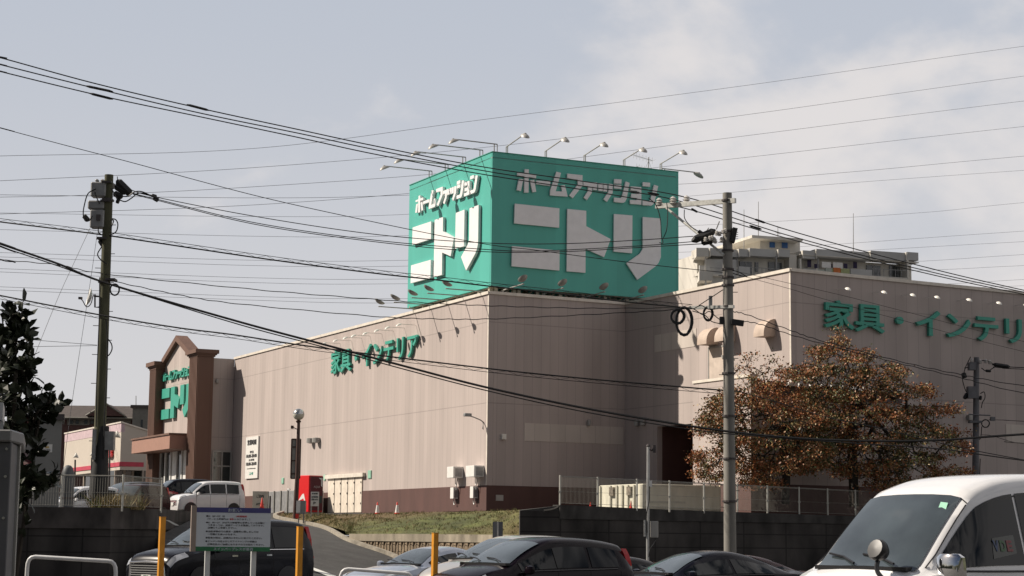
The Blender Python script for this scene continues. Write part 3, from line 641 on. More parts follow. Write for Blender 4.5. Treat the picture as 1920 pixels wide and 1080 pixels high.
# and on the entrance gable
ga0 = gf.at(304.5, 800)[0]; ga1 = ga0 + (b0 - a0) * .62
gz0 = gf.at(304, 791)[1]; gz1 = gf.at(346, 722)[1]; ga1 = gf.at(360, 800)[0]
tw = tag(thing('wall_lettering', 'green raised lettering on the gable between the brown pillars', 'lettering', gf.w(ga0, 0, gz0)))
mpG = lambda u, z: (ga0 + (u - ul) / (ur - ul) * (ga1 - ga0), gz0 + (z - zlo) / (zhi - zlo) * (gz1 - gz0))
gs0 = gf.at(309, 717)[1]; gs1 = gf.at(345, 690)[1]
mpH = lambda u, z: (gf.at(309, 700)[0] + (u - sl0) / (sr0 - sl0) * (ga1 - gf.at(309, 700)[0]), gs0 + (z - zs0) / (zs1 - zs0) * (gs1 - gs0))
poly_letters(gf, logo, .03, .2, mpG).build('large_letters', LGREEN, tw)
mb = MB()
for p in small: mb.prism([mpH(u, z) for u, z in p], -.2, -.03, gf.M())
mb.build('small_letters', LGREEN, tw)
# ---------------------------------------------------------- floodlights
def floodlight(fr, rx, ry, hx, label, group, m, stub=0.3, drop=-.08, rise=0.0, size=.26, down=True, r=.03, zfix=None, y0=0, tail=.25):
    u, z = fr.at(rx, ry, y0)
    if zfix is not None: z = zfix
    Lb, best = 2, 1e9
    for i in range(60):
        L_ = .3 + i * .06; p = fr.w(u, y0 - L_, z + rise * L_) - CAMP; X = 960 + FPX * p.dot(AX) / p.dot(_F)
        if abs(X - hx) < best: best = abs(X - hx); Lb = L_
    t = thing('floodlight', label, 'floodlight', fr.w(u, y0, z), 0, group)
    mb = MB(); a = fr.w(u, y0 + tail, z - rise * tail); b = fr.w(u, y0 - Lb, z + rise * Lb); mb.tube([a, b], r, 6)
    if stub: mb.tube([fr.w(u, y0 + .08, z - stub), fr.w(u, y0 + .08, z)], r * .9, 6); mb.tube([fr.w(u, y0 + tail, z - stub), fr.w(u, y0 + tail, z)], r * .8, 6)
    mb.build('arm', m, t)
    sg = 1 if down else -1
    prof = [(.02, .30), (.30, .26), (.62, .12), (.9, -.12), (1.0, -.34), (.96, -.36), (.6, -.30)]
    hm = Matrix.Translation(b + Vector((0, 0, drop * sg))) @ fr.M().to_3x3().to_4x4() @ Matrix.Rotation(R(24 * sg), 4, 'X') @ Matrix.Diagonal((size * .8, size * 1.25, size * 1.0 * sg, 1))
    MB().lathe(prof, 12, hm).build('lamp_head', m, t, True)
    MB().lathe([(.2, .05), (.25, .0), (.2, -.05)], 8, Matrix.Translation(b) @ Matrix.Diagonal((size, size, size * 2, 1))).build('joint', m, t)
    return t
g_ = 'floodlights above the billboard'
TLp = [((802, 330), 721), ((832, 318), 748), ((865, 305), 779), ((897, 290), 812), ((924, 276), 849)]
for i, ((rx, ry), hx) in enumerate(TLp): floodlight(SL, rx, ry, hx, ORD[i] + ' floodlight from the left above the sunlit billboard side', g_, LAMPG, zfix=ZS + .42, stub=.42)
TRp = [((953, 275), 985), ((1026, 282), 1060), ((1099, 291), 1133), ((1173, 300), 1206), ((1242, 308), 1281)]
for i, ((rx, ry), hx) in enumerate(TRp): floodlight(SR, rx, ry, hx, ORD[i] + ' floodlight from the left above the shaded billboard side', g_, LAMPG, zfix=ZS + .42, stub=.42, rise=.12, size=.27)
for i, (uu, lab) in enumerate(((.12, 'floodlight reaching out to the right beyond the billboard top corner'), (.45, 'floodlight just peeping out behind the right billboard edge'))):
    u = S3.len * uu; p = S3.w(u, 0, ZS + .42) - CAMP; X = 960 + FPX * p.dot(AX) / p.dot(_F); Y = 540 - FPX * p.dot(AY) / p.dot(_F)
    floodlight(S3, X, Y, X + (62 if i == 0 else 40), lab, g_, LAMPG, zfix=ZS + .4, stub=.4)
g_ = 'floodlights below the billboard'
BLp = [((776, 588), 712), ((806, 580), 741), ((838, 571), 773), ((869, 562), 804), ((902, 553), 838)]
for i, ((rx, ry), hx) in enumerate(BLp): floodlight(FA, rx, ry, hx, ORD[i] + ' floodlight from the left reaching out from the sunlit roof edge', g_, LAMPG, zfix=ZT + .22, stub=.1, down=False, drop=-.22, size=.25)
BRp = [((945, 553), 980), ((1022, 560), 1055), ((1100, 566), 1133), ((1172, 571), 1206)]
for i, ((rx, ry), hx) in enumerate(BRp): floodlight(FRt, rx, ry, hx, ORD[i] + ' floodlight from the left reaching out from the shaded roof edge', g_, LAMPG, zfix=ZT + .25, stub=.12, down=False, drop=-.22, size=.27, rise=.03)
g_ = 'spotlights above the left wall lettering'
hl = [(608, 643.8), (629.3, 638.5), (647.7, 633.3), (663.2, 629.5), (685, 624.7), (706.7, 619.3), (727, 614.2), (747.8, 608.5)]
rl = [(637.5, 643.3), (659, 638), (678, 633), (693.7, 629), (715.7, 624.7), (737.7, 619.3), (758.3, 614), (779.7, 608.5)]
for i in range(8): floodlight(FA, rl[i][0], rl[i][1] + 1, hl[i][0], ORD[i] + ' small white spotlight above the sunlit wall lettering', g_, LAMPW, stub=0, size=.15, r=.014, tail=0, drop=-.03)
g_ = 'spotlights above the right wall lettering'
rb = [(238, 10), (562, 40), (820, 65), (1038, 85), (1325, 108), (1600, 135), (1845, 155)]
for i, (x, y) in enumerate(rb): floodlight(FB2, 1520 + x / 4.8, 540 + y / 4.8 + 1, 1520 + x / 4.8 + 21, ORD[i] + ' small white spotlight above the shaded wall lettering', g_, LAMPW, stub=0, size=.15, r=.014, tail=0, drop=-.03)
# television aerial behind the billboard
ta = thing('tv_aerial', 'thin television aerial standing behind the billboard top', 'aerial', SR.w(SR.len * .8, 3, ZS))
ub_ = SR.at(1216, 315, 1.5)[0]; mb = MB().tube([SR.w(ub_, 1.5, ZS - .3), SR.w(ub_, 1.5, ZS + 1.0)], .03, 5)
for q in (-.35, .35): mb.tube([SR.w(ub_, 1.5, ZS + .8), SR.w(ub_ + q, 1.5, ZS)], .008, 4)
mb.build('mast', STEEL, ta)
mb = MB()
for zz, L2 in ((.95, 1.1), (.35, .9)):
    a = SR.w(ub_ - L2, 1.2, ZS + zz); b = SR.w(ub_ + .3, 1.6, ZS + zz - .1); mb.tube([a, b], .014, 4)
    for k in range(7): p = a.lerp(b, k / 6); mb.tube([p - SR.y * .35, p + SR.y * .35], .008, 3); mb.tube([p - Vector((0, 0, .18)), p + Vector((0, 0, .18))], .007, 3)
mb.build('elements', STEEL, ta)

# ============================================================ UTILITY POLES
def pole(name, label, x0, y0, x1, y1, d, r0, r1, m, parent=None):
    a = atY(x1, y1, d); b = atY(x0, y0, d); a2 = Vector((a.x, a.y, 0 if parent is None else parent)); t = thing(name, label, 'utility pole', (a.x, a.y, a2.z))
    o = MB().tube([a2, a, a.lerp(b, .5), b], [r1 * 1.02, r1, (r0 + r1) / 2, r0], 16).build('pole', m, t, True)
    return t, a, b
def sleeve(mb, a, b, r0, r1): mb.tube([a, a.lerp(b, .15), a.lerp(b, .85), b], [r0, r1, r1, r0], 6)
def blob(mb, p, s, sp_=1.0): mb.lathe([(.3 * s, -s), (s, -.7 * s), (.55 * s, -.4 * s), (s, -.1 * s), (.5 * s, .2 * s), (.8 * s, .5 * s), (.25 * s, s)], 8, Matrix.Translation(p))
# left, mossy
D1 = 63.5
t1, a, b = pole('utility_pole', 'mossy old concrete utility pole at left with grey switch boxes', 204.5, 328, 183, 935, D1, .155, .22, MOSSP, 2.3)
def P(x, y, d=D1): return atY(x, y, d)
mb = MB()
mb.box(-.32, .22, -.22, .2, -.28, .25, Matrix.Translation(P(189, 356))); mb.box(-.28, -.15, -.1, .1, .25, .36, Matrix.Translation(P(193, 355))); mb.build('switch_box', STEEL, t1, bevel=.04)
mb = MB(); mb.box(-.30, .20, -.22, .2, -.45, .2, Matrix.Translation(P(187, 405))); mb.box(-.38, .2, -.18, .16, .05, .36, Matrix.Translation(P(186, 396))); mb.box(-.15, .12, -.1, .1, .3, .5, Matrix.Translation(P(187, 386))); mb.build('transformer_box', STEEL, t1, bevel=.04)
mb = MB(); mb.box(-.06, .08, -.30, -.22, -.1, .1, Matrix.Translation(P(187, 410))); mb.build('hatch', DARKST, t1)
mb = MB()
for pts in ([(180, 354), (165, 363), (158, 385), (156, 402), (160, 414), (168, 413), (173, 405)], [(178, 360), (181, 370), (187, 382)], [(208, 353), (214, 362), (219, 372), (224, 375)], [(210, 410), (217, 412), (221, 420), (219, 432), (213, 438), (205, 440)], [(207, 412), (213, 414), (209, 425), (207, 432)],
            [(184, 426), (185, 436), (190, 440)], [(191, 462), (183, 476), (188, 486), (200, 495)], [(203, 636), (209, 645), (210, 655), (205, 665), (200, 668)], [(199, 600), (201, 640), (200, 700), (196, 780), (195, 860)], [(187, 520), (186, 600), (182, 700), (180, 800)], [(224, 375), (235, 378), (246, 372), (262, 362), (290, 368)], [(226, 368), (240, 368), (252, 360), (268, 360), (292, 372)]):
    mb.tube(catmull([P(x, y, D1 - .3) for x, y in pts], 5), .022, 5)
mb.build('cable_loop', CABLE, t1)
mb = MB(); sleeve(mb, P(219, 338), P(246, 365), .05, .16); sleeve(mb, P(216, 349), P(238, 362), .05, .13); sleeve(mb, P(213, 362), P(230, 370), .04, .12); sleeve(mb, P(218, 376), P(224, 378), .05, .1); mb.tube([P(220, 331), P(221, 345)], .015, 4)
sleeve(mb, P(157, 404), P(166, 414), .05, .10); sleeve(mb, P(288, 371), P(297, 376), .04, .09); sleeve(mb, P(284, 366), P(294, 369), .03, .07)
sleeve(mb, P(187, 450), P(194, 461), .05, .1); mb.build('insulator_cover', BLACK, t1)
mb = MB()
for x, y in ((192, 341), (206, 346), (213, 349), (200, 343)): blob(mb, P(x, y), .10)
mb.build('insulator', mat('porcelain', (.45, .43, .40), .3), t1, True)
mb = MB()
for x, y in ((206, 375), (203, 378), (205, 343), (196, 448), (199, 530), (212, 525)): mb.box(-.17, .17, -.26, .2, -.035, .035, Matrix.Translation(P(x - 3, y)))
for k in range(17): y = 395 + k * 27; x = 203 - (y - 330) * .035; sgn = 1 if k % 2 else -1; q = P(x, y); mb.tube([q, q + Vector((sgn * .34, -.05, 0))], .012, 4)
mb.build('step_bolts', DARKST, t1)
mb = MB(); ring = [P(215 + 8.5 * math.cos(k * .4), 543 + 10.5 * math.sin(k * .4), D1 - .3) for k in range(17)]; mb.tube(ring, .03, 5); mb.build('cable_coil', CABLE, t1)
mb = MB(); q0 = P(184, 945); 
mb.tube([P(193, 800), P(191, 830), P(189, 860), P(184, 935)], [.22, .24, .27, .36], 14); mb.build('guard_wrap', BLACK, t1, True)
mb = MB(); mb.box(-.06, .06, -.34, -.2, -.6, .45, Matrix.Translation(P(180, 830))); mb.box(-.02, .3, -.2, .1, -.3, .35, Matrix.Translation(P(199, 828))); mb.build('meter_box', STEEL, t1)
# satellite dish
sd_ = thing('satellite_dish', 'white satellite dish on the mossy pole', 'satellite dish', P(172, 558))
dm = Matrix.Translation(P(172, 558)) @ Matrix.Rotation(R(-78), 4, 'Y') @ Matrix.Rotation(R(18), 4, 'X')
MB().lathe([(.02, 0), (.16, .02), (.28, .08), (.33, .12), (.32, .13), (.26, .10), (.02, .03)], 20, dm).build('dish', PAINTW, sd_, True)
mb = MB(); mb.tube(catmull([P(175, 552), P(170, 570), P(162, 575), P(155, 564), P(150, 559)], 5), .018, 5); mb.box(-.05, .08, -.05, .05, -.04, .04, Matrix.Translation(P(150, 559))); mb.tube([P(178, 552), P(178, 576), P(186, 576)], .03, 5); mb.tube([P(176, 555), P(188, 556)], .03, 5); mb.build('feed_arm', DARKST, sd_)
# right, clean round concrete pole
D2 = 60.0
t2, a, b = pole('utility_pole', 'tall grey concrete utility pole with crossarms right of the billboard', 1363.5, 362, 1369, 1040, D2, .155, .205, CONC)
Q = lambda x, y, d=D2: atY(x, y, d)
mb = MB()
def beam(mb, a, b, w, h):
    d = (b - a); f = Fr((a.x, a.y), (b.x, b.y)); Ln = Vector((d.x, d.y, 0)).length
    mb.add([f.w(0, -w, a.z - h), f.w(0, w, a.z - h), f.w(0, w, a.z + h), f.w(0, -w, a.z + h), f.w(Ln, -w, b.z - h), f.w(Ln, w, b.z - h), f.w(Ln, w, b.z + h), f.w(Ln, -w, b.z + h)], [(0, 1, 2, 3), (4, 7, 6, 5), (0, 4, 5, 1), (1, 5, 6, 2), (2, 6, 7, 3), (3, 7, 4, 0)])
beam(mb, Q(1230, 387, D2 + 1.5), Q(1379, 376, D2 - .25), .06, .08); mb.build('crossarm', mat('crossarm_zinc', (.55, .55, .52), .5, .3, .25, 8), t2)
mb = MB(); mb.tube([Q(1246, 387, D2 + 1.3), Q(1357, 478, D2 - .2)], .045, 8); mb.build('brace', MATS['crossarm_zinc'], t2)
mb = MB(); beam(mb, Q(1292, 577, D2 + .6), Q(1376, 575, D2 - .25), .06, .05); mb.build('crossarm', MATS['crossarm_zinc'], t2)
mb = MB()
for x, y in ((1236, 379), (1262, 376), (1287, 374)): blob(mb, Q(x, y, D2 + 1), .14)
for x, y in ((1344, 437), (1349, 438), (1339, 449), (1335, 446), (1341, 452), (1353, 449), (1323, 449), (1331, 447), (1356, 434), (1360, 433)): blob(mb, Q(x, y, D2 - .2), .085)
mb.build('insulator', mat('insulator_grey', (.55, .53, .50), .25), t2, True)
mb = MB(); sleeve(mb, Q(1297, 452), Q(1342, 432), .05, .14); sleeve(mb, Q(1315, 455), Q(1338, 450), .05, .12); mb.tube([Q(1343, 430), Q(1349, 415)], .018, 4); mb.tube([Q(1322, 437), Q(1329, 427)], .014, 4); sleeve(mb, Q(1309, 433), Q(1318, 439), .04, .07)
mb.box(-.08, .08, -.25, .1, -.28, .2, Matrix.Translation(Q(1375, 440)) @ Matrix.Rotation(R(12), 4, 'Y')); mb.box(-.05, .35, -.3, -.1, -.09, .09, Matrix.Translation(Q(1373, 605)) @ Matrix.Rotation(R(8), 4, 'Y')); mb.box(-.1, .12, -.1, .1, -.12, .12, Matrix.Translation(Q(1355, 601))); mb.build('insulator_cover', BLACK, t2)
mb = MB(); mb.box(-.055, .055, -.1, .1, -.02, .3, Matrix.Translation(Q(1332, 572, D2 + .3))); mb.build('junction_box', STEEL, t2)
mb = MB()
for y in (376, 434, 470, 505, 520, 535, 575, 700, 780, 860, 940): q = Q(1363.5 + (y - 362) * .008, y); mb.tube([q + Vector((0, 0, -.03)), q + Vector((0, 0, .03))], .2 + (y - 362) * 7e-5, 14)
for k in range(18): y = 455 + k * 31; q = Q(1363.5 + (y - 362) * .008, y); sg = 1 if k % 2 else -1; mb.tube([q, q + Vector((sg * .32, -.05, 0))], .012, 4)
for k in range(4): q = Q(1377, 436 + k * 4); mb.tube([q, q + Vector((.12, -.05, 0))], .01, 4)
mb.build('bands', DARKST, t2)
def coil(mb, cx, cy, rx, ry, d, r=.03, turns=2.2, wob=1.5):
    n = int(16 * turns); mb.tube([atY(cx + (rx + wob * math.sin(k * .13)) * math.cos(k * .4), cy + (ry + wob * math.cos(k * .11)) * math.sin(k * .4), d + .02 * k / n) for k in range(n)], r, 5)
mb = MB(); coil(mb, 1271, 593, 12, 13, D2, .033); coil(mb, 1283, 602, 14.5, 26, D2 + .1, .036); mb.build('cable_coil', CABLE, t2)
mb = MB(); coil(mb, 1328, 588, 8, 12.5, D2 + .2, .026); mb.build('cable_coil', CABLE, t2)
mb = MB()
for pts in ([(1283, 393), (1284, 410), (1296, 425), (1310, 434)], [(1216, 371), (1230, 385), (1238, 410), (1240, 440), (1243, 455), (1236, 455)], [(1250, 380), (1252, 400), (1250, 430), (1244, 446)], [(1296, 577), (1305, 582), (1318, 590), (1330, 584), (1345, 596), (1357, 604)], [(1300, 579), (1315, 573), (1330, 580), (1357, 577)], [(1310, 573), (1356, 543)], [(1298, 583), (1320, 590), (1335, 603), (1357, 608)],
            [(1372, 507), (1385, 510), (1401, 519)], [(1373, 512), (1385, 516), (1400, 519)]):
    mb.tube(catmull([Q(x, y) for x, y in pts], 6), .016, 5)
mb.build('cable_loop', CABLE, t2)
# far right pole in front of the shaded wall
D3 = 84.5
t3, a, b = pole('utility_pole', 'slim utility pole in front of the shaded wall at the far right', 1831, 670, 1829, 930, D3, .125, .17, mat('pole_dark_grey', (.16, .16, .17), .8, 0, .2), 2.3)  # dark grey for the pole, its boxes and crossarm
V = lambda x, y, d=D3 - .2: atY(x, y, d)
mb = MB()
for pts in ([(1820, 669), (1812, 685), (1807, 700), (1805, 712), (1809, 728), (1812, 735)], [(1808, 690), (1815, 689)], [(1840, 690), (1850, 696), (1862, 690), (1870, 684)], [(1838, 738), (1845, 735), (1847, 745), (1842, 755), (1840, 765)], [(1840, 676), (1852, 677), (1862, 683)], [(1841, 800), (1839, 820), (1836, 824)], [(1838, 860), (1837, 890)]):
    mb.tube(catmull([V(x, y) for x, y in pts], 5), .022, 5)
mb.build('cable_loop', CABLE, t3)
mb = MB(); sleeve(mb, V(1806, 699), V(1809, 709), .08, .12); sleeve(mb, V(1808, 748), V(1814, 737), .06, .1); sleeve(mb, V(1861, 683), V(1894, 688), .03, .1); sleeve(mb, V(1848, 695), V(1858, 696), .04, .07); sleeve(mb, V(1838, 750), V(1839, 742), .03, .07); mb.build('insulator_cover', BLACK, t3)
mb = MB()
for x, y in ((1838, 678), (1848, 677), (1856, 679), (1822, 676)): blob(mb, V(x, y), .1)
mb.build('insulator', MATS['insulator_grey'], t3, True)
mb = MB(); mb.box(-.3, .1, -.2, .2, -.3, .25, Matrix.Translation(V(1826, 735))); mb.box(-.2, .1, -.2, .2, -.1, .25, Matrix.Translation(V(1824, 690))); mb.build('switch_box', MATS['pole_dark_grey'], t3)
mb = MB(); mb.tube([V(1816, 777), V(1857, 779)], .03, 4); mb.box(-.3, .25, -.2, .2, -.05, .05, Matrix.Translation(V(1829, 791))); mb.box(-.1, .1, -.1, .1, -.1, .08, Matrix.Translation(V(1861, 785))); mb.build('crossarm', MATS['pole_dark_grey'], t3)
mb = MB(); coil(mb, 1848, 794, 7, 7, D3 - .3, .03, 1.2, .3); mb.build('cable_coil', CABLE, t3)
# ============================================================ WIRES
def wire(label, pts, r, group, d0=60, d1=None, m=CABLE, name='overhead_cable', wav=0):
    d1 = d0 if d1 is None else d1; pts = list(pts); xa, xb = pts[0][0], pts[-1][0]
    if xb > 1921: a_, b_ = pts[-2], pts[-1]; k_ = 620 / (b_[0] - a_[0]); pts.append((b_[0] + 620, b_[1] + (b_[1] - a_[1]) * k_ * .9))
    if xa < 0: a_, b_ = pts[1], pts[0]; k_ = 620 / (a_[0] - b_[0]); pts.insert(0, (b_[0] - 620, b_[1] + (b_[1] - a_[1]) * min(k_, 30) * .9))
    pp = []
    for q in pts:
        d = q[2] if len(q) > 2 else d0 + (d1 - d0) * (q[0] - xa) / (xb - xa); pp.append(atY(q[0], q[1], d))
    pp = catmull(pp, 14)
    if wav:
        for i, p in enumerate(pp): p.z += wav * math.sin(i * 1.3)
    o = MB().tube(pp, r, 5).build(name, m, None, True, recalc=False)
    return tag(o, label, 'cable', group)
G_ = 'black cables crossing the street'
wire('uppermost of three black power lines sloping down to the tall pole', [(-30, 102), (0, 108), (180, 157), (375, 203), (560, 243), (700, 273), (900, 312), (1100, 341), (1287, 370), (1480, 432), (1700, 492), (1960, 553)], .021, G_, 57, 75)
wire('middle one of three black power lines sloping down to the tall pole', [(-30, 113), (0, 121), (180, 166), (375, 212), (560, 250), (700, 280), (900, 319), (1100, 350), (1262, 374), (1480, 442), (1700, 499), (1960, 556)], .021, G_, 57.3, 75)
wire('lowest of three black power lines sloping down to the tall pole', [(-30, 126), (0, 134), (190, 180), (375, 219), (560, 258), (700, 288.6), (900, 326), (1100, 357), (1236, 381), (1304, 396), (1480, 448), (1700, 504), (1960, 560)], .021, G_, 57.6, 75)
mb = MB()
for (x0, y0, x1, y1, d) in ((160, 161, 212, 172, 58.8), (168, 175, 212, 186, 58.8), (350, 196, 392, 207, 60), (1180, 359, 1200, 362, 70), (1214, 361, 1236, 365, 70), (1296, 391, 1308, 398, 69), (1415, 411, 1435, 418, 70), (1405, 423, 1428, 430, 70)): sleeve(mb, atY(x0, y0, d), atY(x1, y1, d), .02, .045)
mb.build('splice', BLACK, bpy.data.objects['overhead_cable'])
wire('thin black line crossing the lower half of the billboard lettering', [(-20, 234), (0, 240), (140, 277), (240, 303), (480, 367), (700, 416), (900, 456), (1005, 469), (1180, 492), (1357, 511)], .013, G_, 62, 60.2)
wire('uppermost of three lines strung between the mossy pole and the tall pole', [(240, 354), (290, 369), (480, 406), (700, 439), (900, 455), (1051, 457), (1200, 450), (1300, 443)], .015, G_, 63.3, 60)
wire('middle one of three lines strung between the mossy pole and the tall pole', [(246, 362), (296, 374), (480, 418), (700, 450), (900, 467), (1009, 470.5), (1200, 461), (1300, 453)], .015, G_, 63.3, 60)
wire('lowest of three lines strung between the mossy pole and the tall pole', [(249, 364), (296, 376), (480, 421), (700, 453), (900, 471.5), (1050, 472), (1182, 465), (1318, 457)], .015, G_, 63.4, 60)
wire('black line dipping from the left edge past the mossy pole to the lower crossarm', [(-20, 483), (0, 487), (110, 497), (200, 514), (480, 543), (700, 561), (820, 569), (940, 574), (1100, 578), (1290, 577)], .015, G_, 64, 60, wav=.012)
wire('black line from the pole bracket below the billboard to the lower crossarm', [(215, 528), (330, 552), (440, 569), (700, 593), (820, 598), (920, 598), (1100, 590), (1262, 581), (1295, 578)], .015, G_, 63.4, 60, wav=.012)
wire('thick black cable running down across the left wall lettering', [(-20, 449), (0, 457), (110, 495), (200, 531), (440, 601), (600, 644), (760, 687), (915, 727), (1100, 766), (1295, 799), (1420, 815), (1560, 825), (1740, 826), (1940, 813)], .038, G_, 61, 58)
wire('thin cable just under the thick one across the left wall lettering', [(-20, 453), (0, 462), (110, 499), (205, 533), (440, 606), (600, 649), (760, 693), (915, 733), (1100, 773), (1295, 805), (1420, 818), (1600, 831), (1764, 842), (1940, 866)], .02, G_, 61.2, 58.2)
def lashed(label, pts, d0, d1, up=1, seed=1):
    xa, xb = pts[0][0], pts[-1][0]; pp = catmull([atY(x, y, d0 + (d1 - d0) * (x - xa) / (xb - xa)) for x, y in pts], 40); t = thing('lashed_cable', label, 'cable', pp[0], 0, G_)
    MB().tube(pp[::4] + [pp[-1]], .026, 5).build('cable', CABLE, t, True, recalc=False)
    gap = .12 * up; MB().tube([p + Vector((0, 0, gap)) for p in pp[::4]], .010, 4).build('messenger_wire', CABLE, t, recalc=False)
    dist = 0; zz = []; step = .32; last = pp[0]; k = 0
    for p in pp:
        if (p - last).length >= step or not zz: zz.append(p + Vector((0, 0, gap * (.05 if k % 2 else .95)))); last = p; k += 1
    MB().tube(zz, .007, 3).build('lashing', CABLE, t, recalc=False)
lashed('lashed cable from the left edge past the mossy pole to the billboard foot', [(-20, 412), (0, 416), (190, 440), (480, 483), (700, 512), (820, 525), (930, 538), (1060, 552), (1171, 565.6), (1298, 578)], 64, 60.5, 1)
lashed('lashed cable crossing the sunlit wall and ending at the tall pole', [(-20, 550), (0, 554), (185, 590), (330, 614), (440, 628), (600, 652), (915, 691), (1100, 710), (1260, 724), (1357, 732)], 63, 60.3, -1)
wire('line continuing right from the tall pole through the autumn tree tops', [(1376, 731), (1450, 752), (1550, 782), (1660, 805), (1764, 831), (1940, 866)], .016, G_, 60, 62)
wire('upper wavy line leaving the tall pole to the right over the tree', [(1372, 584), (1400, 590), (1484, 620), (1537, 638), (1689, 678), (1800, 702), (1940, 727)], .015, G_, 60, 63, wav=.014)
wire('lower wavy line leaving the tall pole to the right over the tree', [(1385, 601), (1425, 608), (1487, 629), (1600, 660), (1689, 682), (1800, 708), (1940, 742)], .015, G_, 60.2, 63, wav=.014)
wire('upper thin line from the tall pole over the right wall lettering', [(1372, 507), (1475, 530), (1588, 556), (1712, 588), (1940, 645)], .008, G_, 60, 66)
wire('lower thin line from the tall pole over the right wall lettering', [(1372, 512), (1475, 540), (1543, 560), (1712, 606), (1940, 664)], .008, G_, 60.2, 66)
wire('upper line leaving the slim far pole at the right edge', [(1860, 684), (1894, 688), (1940, 690)], .022, G_, 84.3, 84.3)
wire('second line from the top of the slim far pole at the right edge', [(1862, 688), (1894, 691), (1940, 693)], .018, G_, 84.3, 84.3)
wire('thin line from the coil on the slim far pole to the right edge', [(1854, 787), (1890, 788), (1940, 791)], .014, G_, 84.3, 84.3)
wire('lowest thin line from the slim far pole to the right edge', [(1840, 815), (1860, 817), (1900, 829), (1940, 833)], .012, G_, 84.3, 84.3)
wire('pale guy wire running down left from the mossy pole', [(174, 417), (140, 490), (106, 565), (58, 684)], .008, 'guy wires', 63.6, 61, FARW, 'guy_wire')
wire('steep guy wire running down beside the mossy pole', [(182, 440), (172, 510), (160, 590), (135, 755), (112, 930)], .008, 'guy wires', 63.6, 62, FARW, 'guy_wire')
wire('upper thin line meeting the mossy pole from behind the bush', [(0, 630), (60, 637), (120, 642), (182, 647)], .008, G_, 62, 63.3)
wire('lower thin line meeting the mossy pole from behind the bush', [(0, 652), (60, 650), (120, 649), (182, 648)], .008, G_, 62, 63.3)
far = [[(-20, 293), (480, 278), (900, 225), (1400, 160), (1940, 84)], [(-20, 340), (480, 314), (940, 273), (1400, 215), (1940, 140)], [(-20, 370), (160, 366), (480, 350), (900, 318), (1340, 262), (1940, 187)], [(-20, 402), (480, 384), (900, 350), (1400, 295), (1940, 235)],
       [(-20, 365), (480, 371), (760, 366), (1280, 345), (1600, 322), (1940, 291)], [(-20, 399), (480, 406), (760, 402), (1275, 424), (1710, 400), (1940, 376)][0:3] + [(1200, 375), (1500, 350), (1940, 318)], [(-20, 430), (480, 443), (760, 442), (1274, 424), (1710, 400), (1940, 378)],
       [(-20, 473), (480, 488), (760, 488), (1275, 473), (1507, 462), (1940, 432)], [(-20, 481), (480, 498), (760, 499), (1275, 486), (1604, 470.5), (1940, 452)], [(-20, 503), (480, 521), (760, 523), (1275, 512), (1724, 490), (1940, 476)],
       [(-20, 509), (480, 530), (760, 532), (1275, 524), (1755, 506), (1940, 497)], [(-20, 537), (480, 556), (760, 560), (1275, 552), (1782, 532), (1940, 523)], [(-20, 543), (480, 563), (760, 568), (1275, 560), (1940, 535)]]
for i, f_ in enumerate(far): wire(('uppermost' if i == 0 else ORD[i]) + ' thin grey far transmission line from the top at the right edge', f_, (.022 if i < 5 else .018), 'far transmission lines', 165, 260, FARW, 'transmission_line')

# ============================================================ STREET FURNITURE
# street lamp with glass globe and slatted banner frame
ln = atY(553, 975, 83)
sl_ = thing('street_lamp', 'brown street lamp with silver globe beside the vending machine', 'street lamp', ln)
LB = mat('lamp_brown', (.07, .035, .028), .5)
top = atY(560, 790, 83); MB().tube([ln + Vector((0, 0, -.3)), atY(557, 900, 83), top], [.12, .10, .07], 10).build('pole', LB, sl_, True)
gm_ = Matrix.Translation(atY(560, 777, 83)); r_ = .265
MB().lathe([(r_ * math.cos(t), r_ * math.sin(t)) for t in [R(2 + 88 * k / 8) for k in range(9)]], 18, gm_).build('globe_cap', mat('globe_silver', (.55, .55, .54), .2, .8), sl_, True)
MB().lathe([(r_ * math.cos(t), r_ * math.sin(t)) for t in [R(-80 + 82 * k / 8) for k in range(9)]], 18, gm_).build('globe_glass', mat('globe_pale', (.62, .60, .52), .15), sl_, True)
mb = MB().lathe([(.09, -.38), (.13, -.3), (.06, -.26)], 10, gm_); mb.tube([atY(560, 806, 83), atY(553, 803, 83), atY(549, 800, 83)], .02, 5); mb.box(-.06, .06, -.06, .06, -.07, .07, Matrix.Translation(atY(548, 801, 83))); mb.build('collar', LB, sl_)
bd = atY(554, 860, 83); mb = MB(); fx0, fx1, fz1, fz0 = atY(546.5, 823, 83).x, atY(563, 823, 83).x, atY(554, 823, 83).z, atY(554, 897, 83).z
bf = Matrix.Translation(Vector((0, 83.15, 0)))
for q in (fx0, (fx0 + fx1) / 2 + .02, fx1): mb.box(q - .03, q + .03, -.03, .03, fz0, fz1, bf)
for k in range(5): z = fz0 + (fz1 - fz0) * (0, .12, .45, .80, 1)[k]; mb.box(fx0, fx1, -.032, .032, z - .025, z + .025, bf)
mb.build('banner_frame', LB, sl_)
MB().box(fx0, fx1, .04, .06, fz0, fz1, bf).build('banner', mat('banner_grey', (.48, .50, .46), .7), sl_)
# vending machine
u = FA.at(583, 920, -3.0); vm_o = FA.w(FA.at(605, 950, -2.2)[0], -2.2, 0); gz = 2.78
vmf = Fr(vm_o - FRt.x * 1.15, vm_o)      # front faces the camera side
